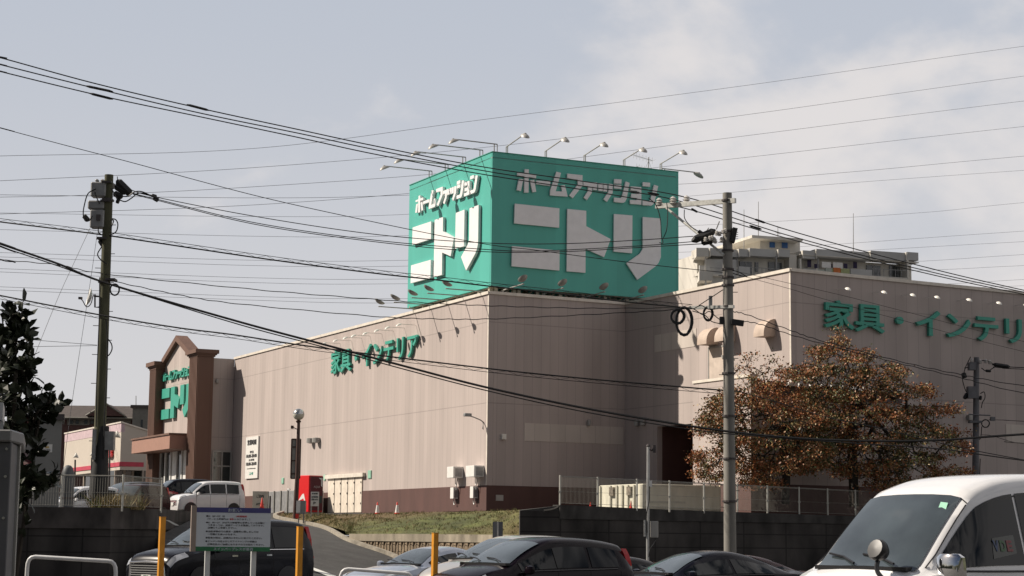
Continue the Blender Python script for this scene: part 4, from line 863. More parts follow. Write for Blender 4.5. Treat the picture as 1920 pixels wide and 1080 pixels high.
# front (dark, shaded) px 580..605, side (sunlit) px 555..580
vd = 88.5
vf = Fr(atY(579.5, 920, vd), atY(605.5, 920, vd + .55)); vz0 = atY(600, 956, vd).z - .12; vz1 = atY(580, 891, vd).z
vm = thing('vending_machine', 'bright red vending machine beside the street lamp', 'vending machine', vf.w(0, 0, vz0))
w_ = vf.len; dp = 1.0
for i in range(60):
    q = vf.w(0, dp, 0) - CAMP; X = 960 + FPX * q.dot(AX) / q.dot(_F)
    if X < 556: break
    dp += .05
MB().box(0, w_, 0, dp, vz0, vz1, vf.M()).build('body', RED, vm, bevel=.03)
dr = MB().box(.05, w_ - .04, -.05, -.002, vz0 + .1, vz1 - .05, vf.M()).build('front', mat('vending_front', (.10, .008, .016), .4), vm)
MB().box(.12, w_ - .1, -.065, -.05, vz0 + .45, vz0 + .8, vf.M()).build('panel_strip', mat('vending_panel', (.02, .05, .045), .3), dr)
MB().prism([(w_ - .30, vz1 - .12), (w_ - .08, vz1 - .12), (w_ - .08, vz1 - .55), (w_ - .16, vz1 - .5), (w_ - .16, vz1 - .22), (w_ - .22, vz1 - .18)], -.06, -.05, vf.M()).build('marking', PAINTW, dr)
text_mesh('AQUA', vf, w_ * .28, w_ * .75, vz1 - .62, vz1 - .50, .008, .052).build('lettering', mat('lettering_pale', (.5, .42, .4), .5), dr)
# side mark on the sunny side
mk = Fr(vf.w(0, dp, 0), vf.w(0, 0, 0)); mb = MB(); zc = vz0 + .62
mb.prism([(dp * .12, zc - .08), (dp * .45, zc + .25), (dp * .58, zc + .28), (dp * .78, zc - .25), (dp * .70, zc - .2), (dp * .55, zc + .05), (dp * .4, zc)], -.008, .0, mk.M()); mb.build('side_marking', PAINTW, vm)
# notice boards on posts next to it
def board(name, label, x0, y0, x1, y1, d, m, legs, yb, cat='sign', group=None, lines=None):
    a = atY(x0, y0, d); b = atY(x1, y0, d); z1 = a.z; z0 = atY(x0, y1, d).z; f = Fr((a.x, a.y), (b.x, b.y)); zg = atY(x0, yb, d).z
    t = thing(name, label, cat, f.w(0, 0, zg), 0, group); MB().box(0, f.len, 0, .05, z0, z1, f.M()).build('panel', m, t)
    mb = MB()
    for q in legs: mb = MB(); mb.box(f.len * q - .025, f.len * q + .025, .05, .10, zg - .15, z1, f.M()); mb.build('leg', GALV, t)
    if lines:
        mb = MB()
        for s_, xa, xb, za, zb in lines: text_mesh(s_, f, f.len * xa, f.len * xb, z0 + (z1 - z0) * za, z0 + (z1 - z0) * zb, .012, 0, mb, bold=.03)
        mb.build('lettering', TXT, t)
    return t
board('parking_notice', 'white notice on two posts in front of the vending machine', 583, 922, 598, 949, 82, PAINTW, (.06, .94), 974, lines=[('駐車場', .15, .85, .82, .92), ('お客様専用', .1, .9, .58, .70), ('ご利用ください', .06, .94, .40, .52), ('P', .35, .65, .12, .3)])
tb = thing('ticket_box', 'small grey box with white door beside the lamp foot', 'box', atY(563, 972, 81)); o0 = atY(563, 972, 81)
MB().box(-.18, .22, -.1, .25, .2, .78, Matrix.Translation(o0)).build('body', STEEL, tb); MB().box(-.18, .0, -.12, -.1, .25, .75, Matrix.Translation(o0)).build('door', PAINTW, tb); MB().box(-.1, -.05, 0, .05, -.2, .2, Matrix.Translation(o0)).box(.12, .17, 0, .05, -.2, .2, Matrix.Translation(o0)).build('legs', STEEL, tb)
MB().box(-.2, -.06, -.12, -.1, -.0, .2, Matrix.Translation(o0)).build('warning_plate', CONE, tb)
# A-board and grey container
board('notice_cabinet', 'cream framed notice cabinet beside the grey steel container', 474, 921, 502, 953, 99, CREAM, (.03, .97), 962, lines=[('ご案内', .25, .75, .62, .8), ('お客様へ', .25, .8, .18, .32)])
cx0, cz1 = FA.at(503, 922, -2.2); cx1 = FA.at(553, 930, -2.2)[0]; cz0 = FA.at(530, 957, -2.2)[1]
gc = thing('steel_container', 'grey steel storage container behind the lamp post', 'container', FA.w(cx0, -2.2, cz0 - .2))
MB().box(cx0, cx1, -2.2, -.4, cz0 - .15, cz1, FA.M()).build('body', STEEL, gc, bevel=.02)
mb = MB()
for k in range(5): q = cx0 + (cx1 - cx0) * k / 4; mb.box(q - .07, q + .07, -2.26, -2.2, cz0 - .25, cz1 + .02, FA.M())
mb.build('posts', mat('steel_dark', (.20, .195, .18), .6), gc)
mb = MB().tube(catmull([FA.w(cx0 + (cx1 - cx0) * (.6 + .02 * k), -2.0, cz1 + (.12 if k % 2 else .02)) for k in range(6)], 3), .03, 5); mb.build('chain', STEEL, gc)
# cones
def cone(px, py, d, h, label, band=True, m=None):
    p = atY(px, py, d); t = thing('traffic_cone', label, 'traffic cone', p, 0, 'traffic cones'); k = h / .7
    MB().box(-.17 * k, .17 * k, -.17 * k, .17 * k, 0, .03, Matrix.Translation(p)).build('base', m or CONE, t)
    MB().lathe([(.14 * k, .03), (.10 * k, .25 * k), (.03 * k, h), (.015, h + .01)], 12, Matrix.Translation(p)).build('cone', m or CONE, t, True)
    if band: MB().lathe([(.132 * k, .08 * k), (.062 * k, .52 * k), (.06 * k, .53 * k)], 12, Matrix.Translation(p + Vector((0, 0, .003)))).build('sleeve', PAINTW, t, True)
cone(707.5, 964, 82, .52, 'left of two white-sleeved cones at the foot of the brown base'); cone(744.5, 964, 80.5, .52, 'right of two white-sleeved cones at the foot of the brown base')
cone(491, 953, 97, .55, 'plain red cone in front of the cream notice cabinet', False)
cone(1183, 955, 69.5, .32, 'plain red cone behind the fence in front of the lit container', False); cone(1107, 954, 69.3, .25, 'short red cone behind the fence left of the white container', False)
mb = MB(); o0 = atY(506, 955, 97); tag(MB().tube([o0, o0 + Vector((0, 0, .7))], .05, 8).build('bollard', DARKST), 'small dark bollard right of the red cone', 'bollard')
# white refuse container behind the right fence
cd0 = 75.0; cc = atY(1205, 907, cd0); cf1 = Fr(cc - FA.x * 3.6, cc); cf2 = Fr(cc, cc + FRt.x * 3.2)
Lc = 1.0
for i in range(200):
    q = cc - FA.x * Lc - CAMP; X = 960 + FPX * q.dot(AX) / q.dot(_F)
    if X < 1126: break
    Lc += .05
Lr = 1.0
for i in range(200):
    q = cc + FRt.x * Lr - CAMP; X = 960 + FPX * q.dot(AX) / q.dot(_F)
    if X > 1347: break
    Lr += .05
cf1 = Fr(cc - FA.x * Lc, cc); cf2 = Fr(cc, cc + FRt.x * Lr); zt = cc.z; zb = 2.55
rc = thing('refuse_container', 'big white refuse container behind the right fence, one side sunlit', 'container', (cc.x, cc.y, zb))
MB().box(0, Lc, 0, Lr, zb, zt, cf1.M()).build('body', CONTAIN, rc, bevel=.02)
mb = MB()
for q in (.02, .27, .42, .55, .68, .82, .98): mb.box(Lc * q - .05, Lc * q + .05, -.07, 0, zb, zt - .03, cf1.M())
for q in (0, 1): mb.box(Lr * q - .06, Lr * q + .06, -.07, 0, zb, zt - .03, cf2.M())
for z in (zb + .55, zt - .06): mb.box(0, Lr, -.05, 0, z - .04, z + .04, cf2.M())
mb.build('posts', mat('container_post', (.55, .53, .44), .6), rc)
mb = MB()
for q in (.33, .74): mb.box(Lc * q - .2, Lc * q + .15, -.12, -.005, zt - .45, zt - .1, cf1.M() @ Matrix.Translation((0, 0, 0)))
mb.build('latch_plate', mat('rusty_plate', (.20, .17, .13), .8, 0, .5, 8), rc)
text_mesh('ごみ・リサイクル 大竹組', cf2, Lr * .22, Lr * .78, zt - .42, zt - .22, .01, .002, None, bold=.02).build('lettering', mat('letter_dgreen', (.03, .12, .06), .6), rc)
text_mesh('産業廃棄物', cf2, Lr * .42, Lr * .78, zb + .22, zb + .42, .01, .002, None, bold=.02).build('lettering', TXT, rc)
# slim steel post with boxes in front of the wall
sp_ = thing('steel_post', 'slim galvanised post with two meter boxes before the dark wall', 'post', (atY(1215, 1090, 58).x, 58, 0))
MB().tube([atY(1214.5, 1110, 58), atY(1214.5, 1000, 58), atY(1215.5, 838, 58)], .048, 8).build('pole', GALV, sp_, True)
mb = MB(); mb.lathe([(.05, 0), (.07, .02), (.05, .08), (.01, .1)], 8, Matrix.Translation(atY(1215.5, 838, 58))); mb.tube([atY(1217, 842, 58), atY(1222, 845, 58), atY(1226, 840, 58)], .025, 5); mb.box(-.05, .04, -.05, .05, -.12, .12, Matrix.Translation(atY(1227, 842, 58))); mb.build('cap', DARKST, sp_)
MB().box(0, .1, -.05, .05, 0, .2, Matrix.Translation(atY(1216.5, 913, 58))).build('small_box', PAINTW, sp_)
MB().box(0, .24, -.05, .15, 0, .52, Matrix.Translation(atY(1220, 1008, 58))).build('meter_box', LAMPG, sp_, bevel=.015)
MB().box(-.06, .0, -.06, .05, 0, .52, Matrix.Translation(atY(1211, 1006, 58))).build('conduit_box', GALV, sp_)
MB().tube(catmull([atY(x, y, 57.9) for x, y in ((1218, 912), (1217, 940), (1212, 965), (1213, 1000))], 4), .015, 5).tube(catmull([atY(x, y, 57.9) for x, y in ((1232, 1008), (1226, 1020), (1219, 1030), (1216, 1045))], 4), .015, 5).build('cable', CABLE, sp_)
# back of a road sign
rs = thing('road_sign', 'grey back of a small sign plate seen above the dark hatchback', 'sign', (atY(934, 1100, 42).x, 42, 0))
a = atY(924, 978, 42); b = atY(943, 978, 42); f = Fr((a.x, a.y), (b.x, b.y)); MB().box(0, f.len, 0, .03, atY(934, 1020, 42).z, a.z, f.M()).build('plate', mat('sign_back', (.12, .13, .145), .6), rs)
MB().box(f.len * .42, f.len * .58, -.06, 0, 0, a.z + .0, f.M()).build('post', GALV, rs)
# orange posts
for i, (x, yt, d, lab) in enumerate(((305, 970, 33, 'orange square post in front of the black minivan nose'), (562.5, 988, 33, 'orange square post in front of the black minivan tail'), (816, 1000, 33.5, 'orange square post in front of the silver blue car'))):
    p = atY(x, yt, d); b = atY(x - 6 if i == 0 else x - 3, 1090, d); b.z = 0; q = Vector((p.x + (p.x - b.x) * 0, p.y, p.z)); m = MB(); hw = .047
    M_ = Matrix.Rotation(R(28), 4, 'Z')
    vs_ = [(M_ @ Vector((sx * hw, sy * hw, 0))) for sx, sy in ((-1, -1), (1, -1), (1, 1), (-1, 1))]
    lean = (p.x - b.x) * .6
    m.add([Vector((p.x - lean, p.y, 0)) + v for v in vs_] + [p + v for v in vs_], [(0, 3, 2, 1), (4, 5, 6, 7), (0, 1, 5, 4), (1, 2, 6, 5), (2, 3, 7, 6), (3, 0, 4, 7)])
    t = thing('orange_post', lab, 'post', (p.x - lean, p.y, 0), 0, 'orange posts'); m.build('post', ORANGE, t); 
    MB().box(-hw - .004, hw + .004, -hw - .004, hw + .004, 0, .012, Matrix.Translation(p) @ M_).build('cap', mat('orange_cap', (.50, .22, .02), .5), t)
# white hoop guards
def hoop(x0, x1, yt, d, r, label):
    a = atY(x0, yt + 25, d); b = atY(x1, yt + 35, d); ta_ = atY(x0 + 3, yt + 4, d); tb_ = atY(x1 - 4, yt + 12, d); a.z = 0; b.z = 0
    A1 = atY(x0 + 1, yt + 22, d); A2 = atY(x0 + 16, yt, d); B2 = atY(x1 - 16, yt + 8, d); B1 = atY(x1 - 1, yt + 30, d)
    pts = [Vector((a.x, d, 0)), A1] + [A1.lerp(atY(x0 + 1, yt, d), t).lerp(atY(x0 + 1, yt, d).lerp(A2, t), t) for t in (.25, .5, .75)] + [A2, B2] + [B2.lerp(atY(x1, yt + 8, d), t).lerp(atY(x1, yt + 8, d).lerp(B1, t), t) for t in (.25, .5, .75)] + [B1, Vector((b.x, d, 0))]
    t = thing('hoop_guard', label, 'guard rail', (a.x, d, 0), 0, 'white hoop guards'); MB().tube(pts, r, 12).build('hoop', mat('hoop_white', (.66, .66, .66), .35, 0, .1), t, True)
    zc = A1.z - .28; MB().tube([Vector((A1.x, d, zc)), Vector((B1.x, d, zc))], r * .8, 8).build('rail', MATS['hoop_white'], t, True)
hoop(50, 218, 1044, 38, .042, 'white pipe hoop guard in front of the black wall at left'); hoop(637, 775, 1067, 39, .038, 'white pipe hoop guard in front of the silver blue car')
# parking lot notice sign
sgd = 32.5
a = atY(369, 950, sgd + .0); b = atY(508, 960, sgd + .35); f = Fr((a.x, a.y), (b.x, b.y)); z1 = atY(372, 951, sgd).z; z0 = atY(369, 1033, sgd).z; Wd = f.len; H = z1 - z0
ps = thing('parking_sign', 'white parking rules sign with blue header and green foot on two posts', 'sign', (a.x, a.y, 0))
SW = mat('sign_white', (.60, .64, .68), .5, 0, .04)
MB().box(0, Wd, 0, .05, z0, z1, f.M()).build('panel', SW, ps)
MB().box(-.09, .0, -.03, .09, z0 - .01, z1 + .03, f.M()).build('side_frame', mat('sign_frame', (.30, .24, .20), .6), ps)
MB().box(0, Wd, -.004, 0, z1 - H * .115, z1, f.M()).build('header', mat('sign_blue', (.055, .055, .20), .5), ps); MB().box(0, Wd, -.004, 0, z0, z0 + H * .10, f.M()).build('footer', mat('sign_foot', (.02, .16, .06), .5), ps)
mb = MB(); text_mesh('お願い', f, Wd * .42, Wd * .60, z1 - H * .10, z1 - H * .02, .004, .005, mb, bold=.02); text_mesh('スイッパーブレスポ葛西', f, Wd * .24, Wd * .77, z0 + H * .015, z0 + H * .085, .004, .005, mb, bold=.02); mb.build('title', mat('title_pale', (.45, .50, .55), .5), ps)
mb = MB(); rows = [('●8：30～23：00', .13, .38, .80), ('（サービス時間外は', .15, .43, .735), ('となります。）', .51, .72, .735), ('●8：00～23：30以外の時間帯に変更している店舗に', .13, .92, .655), ('つきましては、別途サービスを実施しております。', .155, .91, .595), ('店舗にてご確認ください。', .155, .54, .535), ('●当駐車場内での事故・盗難等に関しましては', .13, .84, .45), ('一切責任を負いかねます。', .155, .54, .385), ('●駐車の際は、白線内にきれいに並べてください。', .13, .89, .305), ('●エンジンの空ぶかしやアイドリングの状態は', .13, .82, .225), ('近隣住民のご迷惑になりますのでお控えください。', .155, .92, .155)]
for s_, xa, xb, zc in rows: text_mesh(s_, f, Wd * xa, Wd * xb, z0 + H * (zc - .022), z0 + H * (zc + .022), .003, .001, mb, bold=.012)
mb.build('lettering', TXT, ps)
mb = MB(); text_mesh('1時間無料', f, Wd * .53, Wd * .68, z0 + H * .778, z0 + H * .822, .003, .001, mb, bold=.02); text_mesh('有料', f, Wd * .445, Wd * .50, z0 + H * .713, z0 + H * .757, .003, .001, mb, bold=.02); mb.build('red_lettering', TRED, ps)
for q in (.17, .79): MB().box(Wd * q - .045, Wd * q + .045, .055, .14, 0, z0 + .3, f.M()).build('leg', mat('leg_white', (.62, .63, .62), .4), ps, bevel=.004)

# ============================================================ BACKGROUND BUILDINGS
# apartment block far behind on the right
APW = mat('apartment_concrete', (.62, .59, .53), .8, 0, .12, .5, streak=.3); APD = mat('apartment_panel', (.46, .46, .45), .8, 0, .1, .4); APG = glass_mat('apartment_glass', (.06, .065, .07), .15); RAIL = mat('rail_grey', (.25, .25, .25), .5)
dA = 215
pa, pb = atY(1312, 468, dA), atY(1724, 474, dA + 10); AF = Fr((pa.x, pa.y), (pb.x, pb.y))
ap = thing('apartment_building', 'pale concrete apartment building with balconies far behind the right block', 'apartment building', (pa.x, pa.y, 2))
def ab(mb, x0, y0, x1, y1, d0, d1): return fr_box(mb, AF, x0, y0, x1, y1, d0, d1)
def apart(name, m, items, par=None):
    mb = MB()
    for it in items:
        u0, u1, z0, z1 = px_rect(AF, *it[:4], off=it[4]); mb.box(u0, u1, it[4], it[5], z0, z1, AF.M())
    return mb.build(name, m, par or ap)
ub0_, ub1_ = AF.at(1318, 520)[0], AF.at(1482, 520)[0]; uc0, uc1 = AF.at(1499, 520)[0], AF.at(1722, 520)[0]; zr1 = AF.at(1400, 478)[1]; zr2 = AF.at(1600, 486)[1]
MB().box(ub0_, ub1_ + 1.2, 1.6, 14, 2, zr1, AF.M()).box(uc0, uc1, 1.6, 14, 2, zr2, AF.M()).build('wall', APW, ap)
apart('parapet', APD, [(1312, 466, 1331, 480, 0, 2), (1332, 466.5, 1385, 480.5, .1, 2), (1386, 467, 1405, 481, 0, 2), (1406, 467, 1459, 481, .1, 2), (1460, 468, 1481, 481.5, 0, 2), (1506, 470, 1530, 485, 0, 2), (1531, 470, 1632, 485.5, .1, 2), (1633, 472, 1700, 487, 0, 2), (1701, 473, 1722, 488, .1, 2)])
apart('parapet_cap', APW, [(x, y, x + 1.6, y + 15, -.2, 2) for x, y in ((1311, 465.5), (1331, 466), (1385, 466.5), (1405, 467), (1459, 467.5), (1505, 469.5), (1530, 470), (1632, 471.5), (1699, 473))] + [(1500, 484, 1723, 485.5, -.1, 1.7)])
apart('balcony', APD, [(1312, 498, 1331, 520, -.3, -.1), (1385, 500, 1406, 520, -.3, -.1), (1506, 504, 1530, 518, -.3, -.1), (1595, 505, 1635, 523, -.3, -.1)])
apart('balcony_slab', APW, [(1312, 517, 1481, 521, -.3, 1.6), (1506, 516, 1530, 518.5, -.35, 1.6), (1530, 503, 1534, 512, -.3, -.1), (1635, 519, 1703, 523, -.35, 1.6), (1701, 487, 1704, 523, -.35, 1.7), (1500, 485, 1503, 530, -.2, 1.6)])
apart('balcony', mat('laundry_pale', (.42, .45, .40), .8), [(1534, 505, 1546, 514, -.3, -.1), (1548, 503, 1560, 514, -.3, -.1)])
apart('balcony', mat('laundry_olive', (.36, .40, .20), .8), [(1560.5, 503.5, 1562.5, 514.5, -.3, -.1), (1577, 504, 1593, 515, -.3, -.1)])
apart('laundry', mat('laundry_orange', (.55, .16, .04), .8), [(1563, 502, 1576, 514, -.35, -.2)])
apart('laundry', PAINTW, [(1541, 491, 1558, 502, .4, .45), (1562, 492, 1580, 503, .4, .45)])
apart('laundry', mat('laundry_dark', (.05, .04, .09), .9), [(1514, 487, 1521, 501, .8, .85), (1527, 495, 1536, 503, .6, .65), (1582, 494, 1589, 503, .6, .65), (1600, 491, 1607, 503, .8, .85), (1559, 495, 1561, 502, .6, .65)])
for it in ((1334, 489, 1356, 513), (1387, 491, 1410, 513), (1441, 492, 1466, 507), (1416, 492, 1422, 509), (1625, 498, 1651, 518), (1668, 499, 1700, 520)):
    w_ = apart('window', APG, [(*it, 1.45, 1.6)]); apart('frame', APD, [((it[0] + it[2]) / 2 - .5, it[1], (it[0] + it[2]) / 2 + .5, it[3], 1.38, 1.44), (it[0], it[1] - 1, it[2], it[1], 1.38, 1.44)], w_)
apart('railing', RAIL, [(1331, 503, 1385, 504, -.25, -.2), (1406, 503, 1481, 504, -.25, -.2), (1635, 505, 1701, 506, -.25, -.2)] + [(1406 + k * 7.5, 503, 1406.8 + k * 7.5, 517, -.25, -.2) for k in range(10)] + [(1635 + k * 11, 505, 1635.8 + k * 11, 520, -.25, -.2) for k in range(6)] + [(1455, 480, 1457, 520, -.3, -.1), (1382, 480, 1383.5, 500, .3, .4), (1533, 485, 1535, 505, -.2, -.1)])
apart('stair_shaft', APW, [(1480, 477, 1494, 560, .2, 6)])
pz = apart('penthouse', APW, [(1425, 446, 1500, 474, 3, 12)]); apart('penthouse_roof', APW, [(1410, 444, 1505, 449, 1.2, 13)])
apart('blue_window', mat('blue_shutter', (.04, .14, .38), .5), [(1443.5, 454, 1453, 464, 2.9, 3.0), (1466.5, 454, 1477, 465, 2.9, 3.0)], pz)
# stepped left wing, each floor a little longer than the one above
ws = AF.y * -1; LW = Fr(AF.w(ub0_, 0, 0), AF.w(ub0_, 0, 0) + Vector((-.52, .85, 0)))
mb = MB(); mg = MB(); m3 = MB()
for k in range(9):
    x = 1312 - k * 5.2; y = 468 + k * 8.6; p = atY(x, y, dA + k * 3.2)
    mb.box(p.x - .55, p.x + .9, p.y - 1.4, p.y + 1.6, p.z - 1.05, p.z); mb.box(p.x - .2, p.x + 1.4, p.y - 1.3, p.y + 1.6, p.z - 3.9, p.z - 2.8)
    m3.box(p.x + .5, p.x + .66, p.y - 1.2, p.y - 1.04, p.z - 40, p.z - 1); mg.box(p.x + .7, p.x + 4.5, p.y + 1, p.y + 3, 2, p.z - 1)
    if k < 5: mb.box(p.x - .8, p.x + 2, p.y - 1.6, p.y + 2, p.z - 6.6, p.z - 5.6); mb.box(p.x - .8, p.x + 2, p.y - 1.6, p.y + 2, p.z - 9.6, p.z - 8.6)
mb.build('stepped_balcony', APW, ap); m3.build('column', APW, ap); mg.build('recess', APD, ap)
for x, y0, y1, lab in ((1395, 393, 468, 'leftmost tall thin rod on the apartment roof'), (1422, 378, 446, 'tallest thin rod on the apartment roof beside the penthouse'), (1600, 400, 472, 'lone thin rod on the right part of the apartment roof'), (1458.5, 424, 446, 'short television aerial on the penthouse roof')):
    mb = MB().tube([atY(x, y1 + 2, dA + 6), atY(x, y0, dA + 6)], [.06, .035], 5)
    if y0 == 424:
        for yy in (426, 437): mb.tube([atY(x - 5, yy - 2, dA + 6), atY(x + 5, yy + 2, dA + 6)], .03, 4)
    tag(mb.build('roof_aerial', STEEL), lab, 'aerial', 'aerials on the apartment roof')
# pink shop at left
PKW = mat('pink_shop_wall', (.56, .50, .43), .7, 0, .05, .5); PKB = mat('pink_band', (.52, .05, .09), .5); PKL = mat('pink_top', (.55, .42, .45), .7)
dB = 152
bc_ = atY(228, 793, dB); BLf = Fr(atZ(122, 814, bc_.z), bc_); BRf = Fr(bc_, bc_ + FRt.x * 6)
bl0 = BLf.at(122, 840)[0]
pk = thing('pink_shop', 'low pink and cream shop with a red band behind the mossy pole', 'shop', (bc_.x, bc_.y, 2.8))
zt_ = bc_.z; zbt = BLf.at(227, 866)[1]; zbb = BLf.at(227, 874)[1]
ur = BRf.at(275, 812)[0]; zrr = BRf.at(272, 812)[1]
MB().box(0, BLf.len, 0, 5, zbb - .3, zt_ - .75, BLf.M()).build('fascia', PKW, pk); MB().box(0, BLf.len, -.02, .3, zt_ - .75, zt_, BLf.M()).build('fascia_top', PKL, pk)
MB().prism([(0, zbb - .3), (ur + 3, zbb - .3), (ur + 3, zrr - .6), (0, zt_)], .01, .3, BRf.M()).build('fascia', PKW, pk)
MB().box(-.0, BLf.len + .05, -.06, 0, zbb, zbt, BLf.M()).build('band', PKB, pk); MB().box(0, ur + 3, -.06, 0, zbb, zbt + .02, BRf.M()).build('band', PKB, pk)
MB().box(0, BLf.len, 2.0, 5, 2, zbb - .3, BLf.M()).box(0, ur + 3, 1.2, 5, 2, zbb - .3, BRf.M()).build('shopfront', GL, pk)
mb = MB()
for k in range(9): q = BLf.len * k / 8; mb.box(q - .1, q + .1, 1.9, 2.0, 2, zbb - .3, BLf.M())
for k in range(4): q = ur * k / 3; mb.box(q - .1, q + .1, 1.1, 1.2, 2, zbb - .3, BRf.M())
mb.build('pillar', mat('pink_pillar', (.45, .38, .32), .7), pk)
MB().box(-.06, BLf.len + .06, -.08, .1, zt_, zt_ + .12, BLf.M()).build('coping', FLASH, pk)
mb = MB().prism([(0, zt_), (0, zt_ + .12), (ur + 3, zrr - .48), (ur + 3, zrr - .6)], -.08, .3, BRf.M()); mb.build('coping', FLASH, pk)
la, lz1 = BLf.at(170, 828); lb, lz0 = BLf.at(216, 855)
text_mesh("is's", BLf, BLf.at(193, 845)[0], BLf.at(214, 845)[0], BLf.at(205, 859)[1], BLf.at(205, 832)[1], .2, .03, None, bold=.05).build('lettering', RED, pk)
# dark roofed house
HR = mat('house_roof', (.075, .06, .055), .8, 0, .15, 2); HWl = mat('house_brown', (.10, .05, .045), .8); HW2 = mat('house_grey', (.20, .19, .17), .8)
dC = 190; ha, hb_ = atY(104, 755, dC), atY(276, 760, dC); HF = Fr((ha.x, ha.y), (hb_.x, hb_.y))
ho = thing('gabled_house', 'long dark roofed house standing behind the pink shop', 'house', (ha.x, ha.y, 2))
zr = HF.at(190, 756)[1]; ze = HF.at(190, 782)[1]; Lh = HF.len
mb = MB().add([HF.w(0, 4, zr), HF.w(Lh + 4, 4, zr), HF.w(Lh + 4, 0, ze), HF.w(-.2, 0, ze), HF.w(0, 4, zr - .3), HF.w(Lh + 4, 4, zr - .3), HF.w(Lh + 4, 0, ze - .3), HF.w(-.2, 0, ze - .3)], [(0, 1, 2, 3), (4, 7, 6, 5), (0, 3, 7, 4), (1, 5, 6, 2), (2, 6, 7, 3), (0, 4, 5, 1)]); mb.build('roof', HR, ho)
MB().box(.3, Lh + 3, .8, 5, 2, ze - .2, HF.M()).build('wall', HWl, ho)
fr_ = HF.at(160, 800)[0]; mb = MB()
gx0, gx1, gx2 = HF.at(162, 779)[0], HF.at(200, 757)[0], HF.at(236, 779)[0]; gzt = HF.at(200, 757)[1]; gzb = HF.at(200, 780)[1]
MB().prism([(gx0, gzb), (gx1, gzt), (gx2, gzb)], -.3, 3, HF.M()).build('gable', HWl, ho)
mb = MB().tube([HF.w(gx0, -.35, gzb), HF.w(gx1, -.35, gzt)], .09, 4).tube([HF.w(gx1, -.35, gzt), HF.w(gx2, -.35, gzb)], .09, 4).tube([HF.w(0, -.1, ze - .1), HF.w(Lh, -.1, ze - .1)], .09, 4); mb.build('bargeboard', HW2, ho)
mb = MB()
for x0, y0, x1, y1, m_ in ((126, 785, 168, 797, 0), (195, 785, 245, 793, 0)):
    u0, u1, z0, z1 = px_rect(HF, x0, y0, x1, y1, .7); mb.box(u0, u1, .7, .8, z0, z1, HF.M())
mb.build('balcony', HW2, ho)
for x0 in (131, 142, 158, 170):
    u0, u1, z0, z1 = px_rect(HF, x0, 788, x0 + 6, 795, .68); MB().box(u0, u1, .62, .69, z0, z1, HF.M()).build('window', APG, ho)
hx0, hx1, hz0, hz1 = px_rect(HF, 248, 765, 278, 812, -3); MB().box(hx0, hx1 + 3, -3, 1, 2, hz1, HF.M()).build('wing', HW2, ho); MB().box(hx0 - .2, hx1 + 3, -3.2, 1, hz1, hz1 + .3, HF.M()).build('wing_roof', HR, ho)
u0, u1, z0, z1 = px_rect(HF, 264, 787, 268, 802, -3); MB().box(u0, u1, -3.06, -3, z0, z1, HF.M()).build('window', APG, ho)
tag(MB().tube([atY(255, 760, dC + 4), atY(255, 742, dC + 4)], .04, 4).build('roof_aerial', STEEL), 'thin rod on the dark house roof left of the entrance tower', 'aerial')
# grey flat-roofed hut and tank at left
gd = 76; a = atY(60, 787, gd); b = atY(117, 787, gd); hf_ = Fr((a.x, a.y), (b.x, b.y)); hut = thing('grey_hut', 'plain grey flat roofed hut behind the bush at left', 'hut', (a.x, a.y, 2.4)); HG = mat('hut_grey', (.24, .24, .23), .8, 0, .1, .8)
hq = atY(116, 787, gd + 3); MB().flat([(a.x - 1, a.y), (b.x, b.y), (hq.x, hq.y), (a.x - 1, hq.y)], 2, a.z).build('wall', HG, hut); MB().flat([(a.x - 1, a.y - .15), (b.x + .12, b.y - .15), (hq.x + .12, hq.y), (a.x - 1, hq.y)], a.z, a.z + .24).build('roof', DARKST, hut)
u0, u1, z0, z1 = px_rect(hf_, 79, 833, 98, 848); st = MB().box(u0, u1, -.02, 0, z0, z1, hf_.M()).build('notice', PAINTW, hut); text_mesh('高圧電気', hf_, u0 + .06, u1 - .06, z0 + .05, z0 + .13, .004, .021).build('lettering', TXT, st)
MB().lathe([(.08, -.03), (.08, .03)], 4, hf_.M((u0 + u1) / 2, -.03, z1 - .12)).build('mark', mat('notice_yellow', (.5, .35, .1), .5), st)
MB().box(hf_.len * .1, hf_.len * .12, -.02, 0, 2, a.z, hf_.M()).build('joint', DARKST, hut)
tk = atY(127, 900, 73); tk.z = 2.3; tn = thing('water_tank', 'rounded dark grey tank behind the left fence beside the hut', 'tank', tk); tr_ = 24 / 2 * 73 / FPX
TG = mat('tank_grey', (.10, .105, .11), .6); zt_ = atY(127, 872, 73).z
MB().lathe([(tr_, 0), (tr_, zt_ - 2.3 - .5), (tr_ * .94, zt_ - 2.3 - .3), (tr_ * .75, zt_ - 2.3 - .12), (tr_ * .4, zt_ - 2.3 - .02), (.02, zt_ - 2.3)], 24, Matrix.Translation(tk)).build('shell', TG, tn, True)
MB().lathe([(tr_ * 1.02, zt_ - 2.3 - 1.35), (tr_ * 1.02, zt_ - 2.3 - 1.28)], 24, Matrix.Translation(tk)).build('band', DARKST, tn)
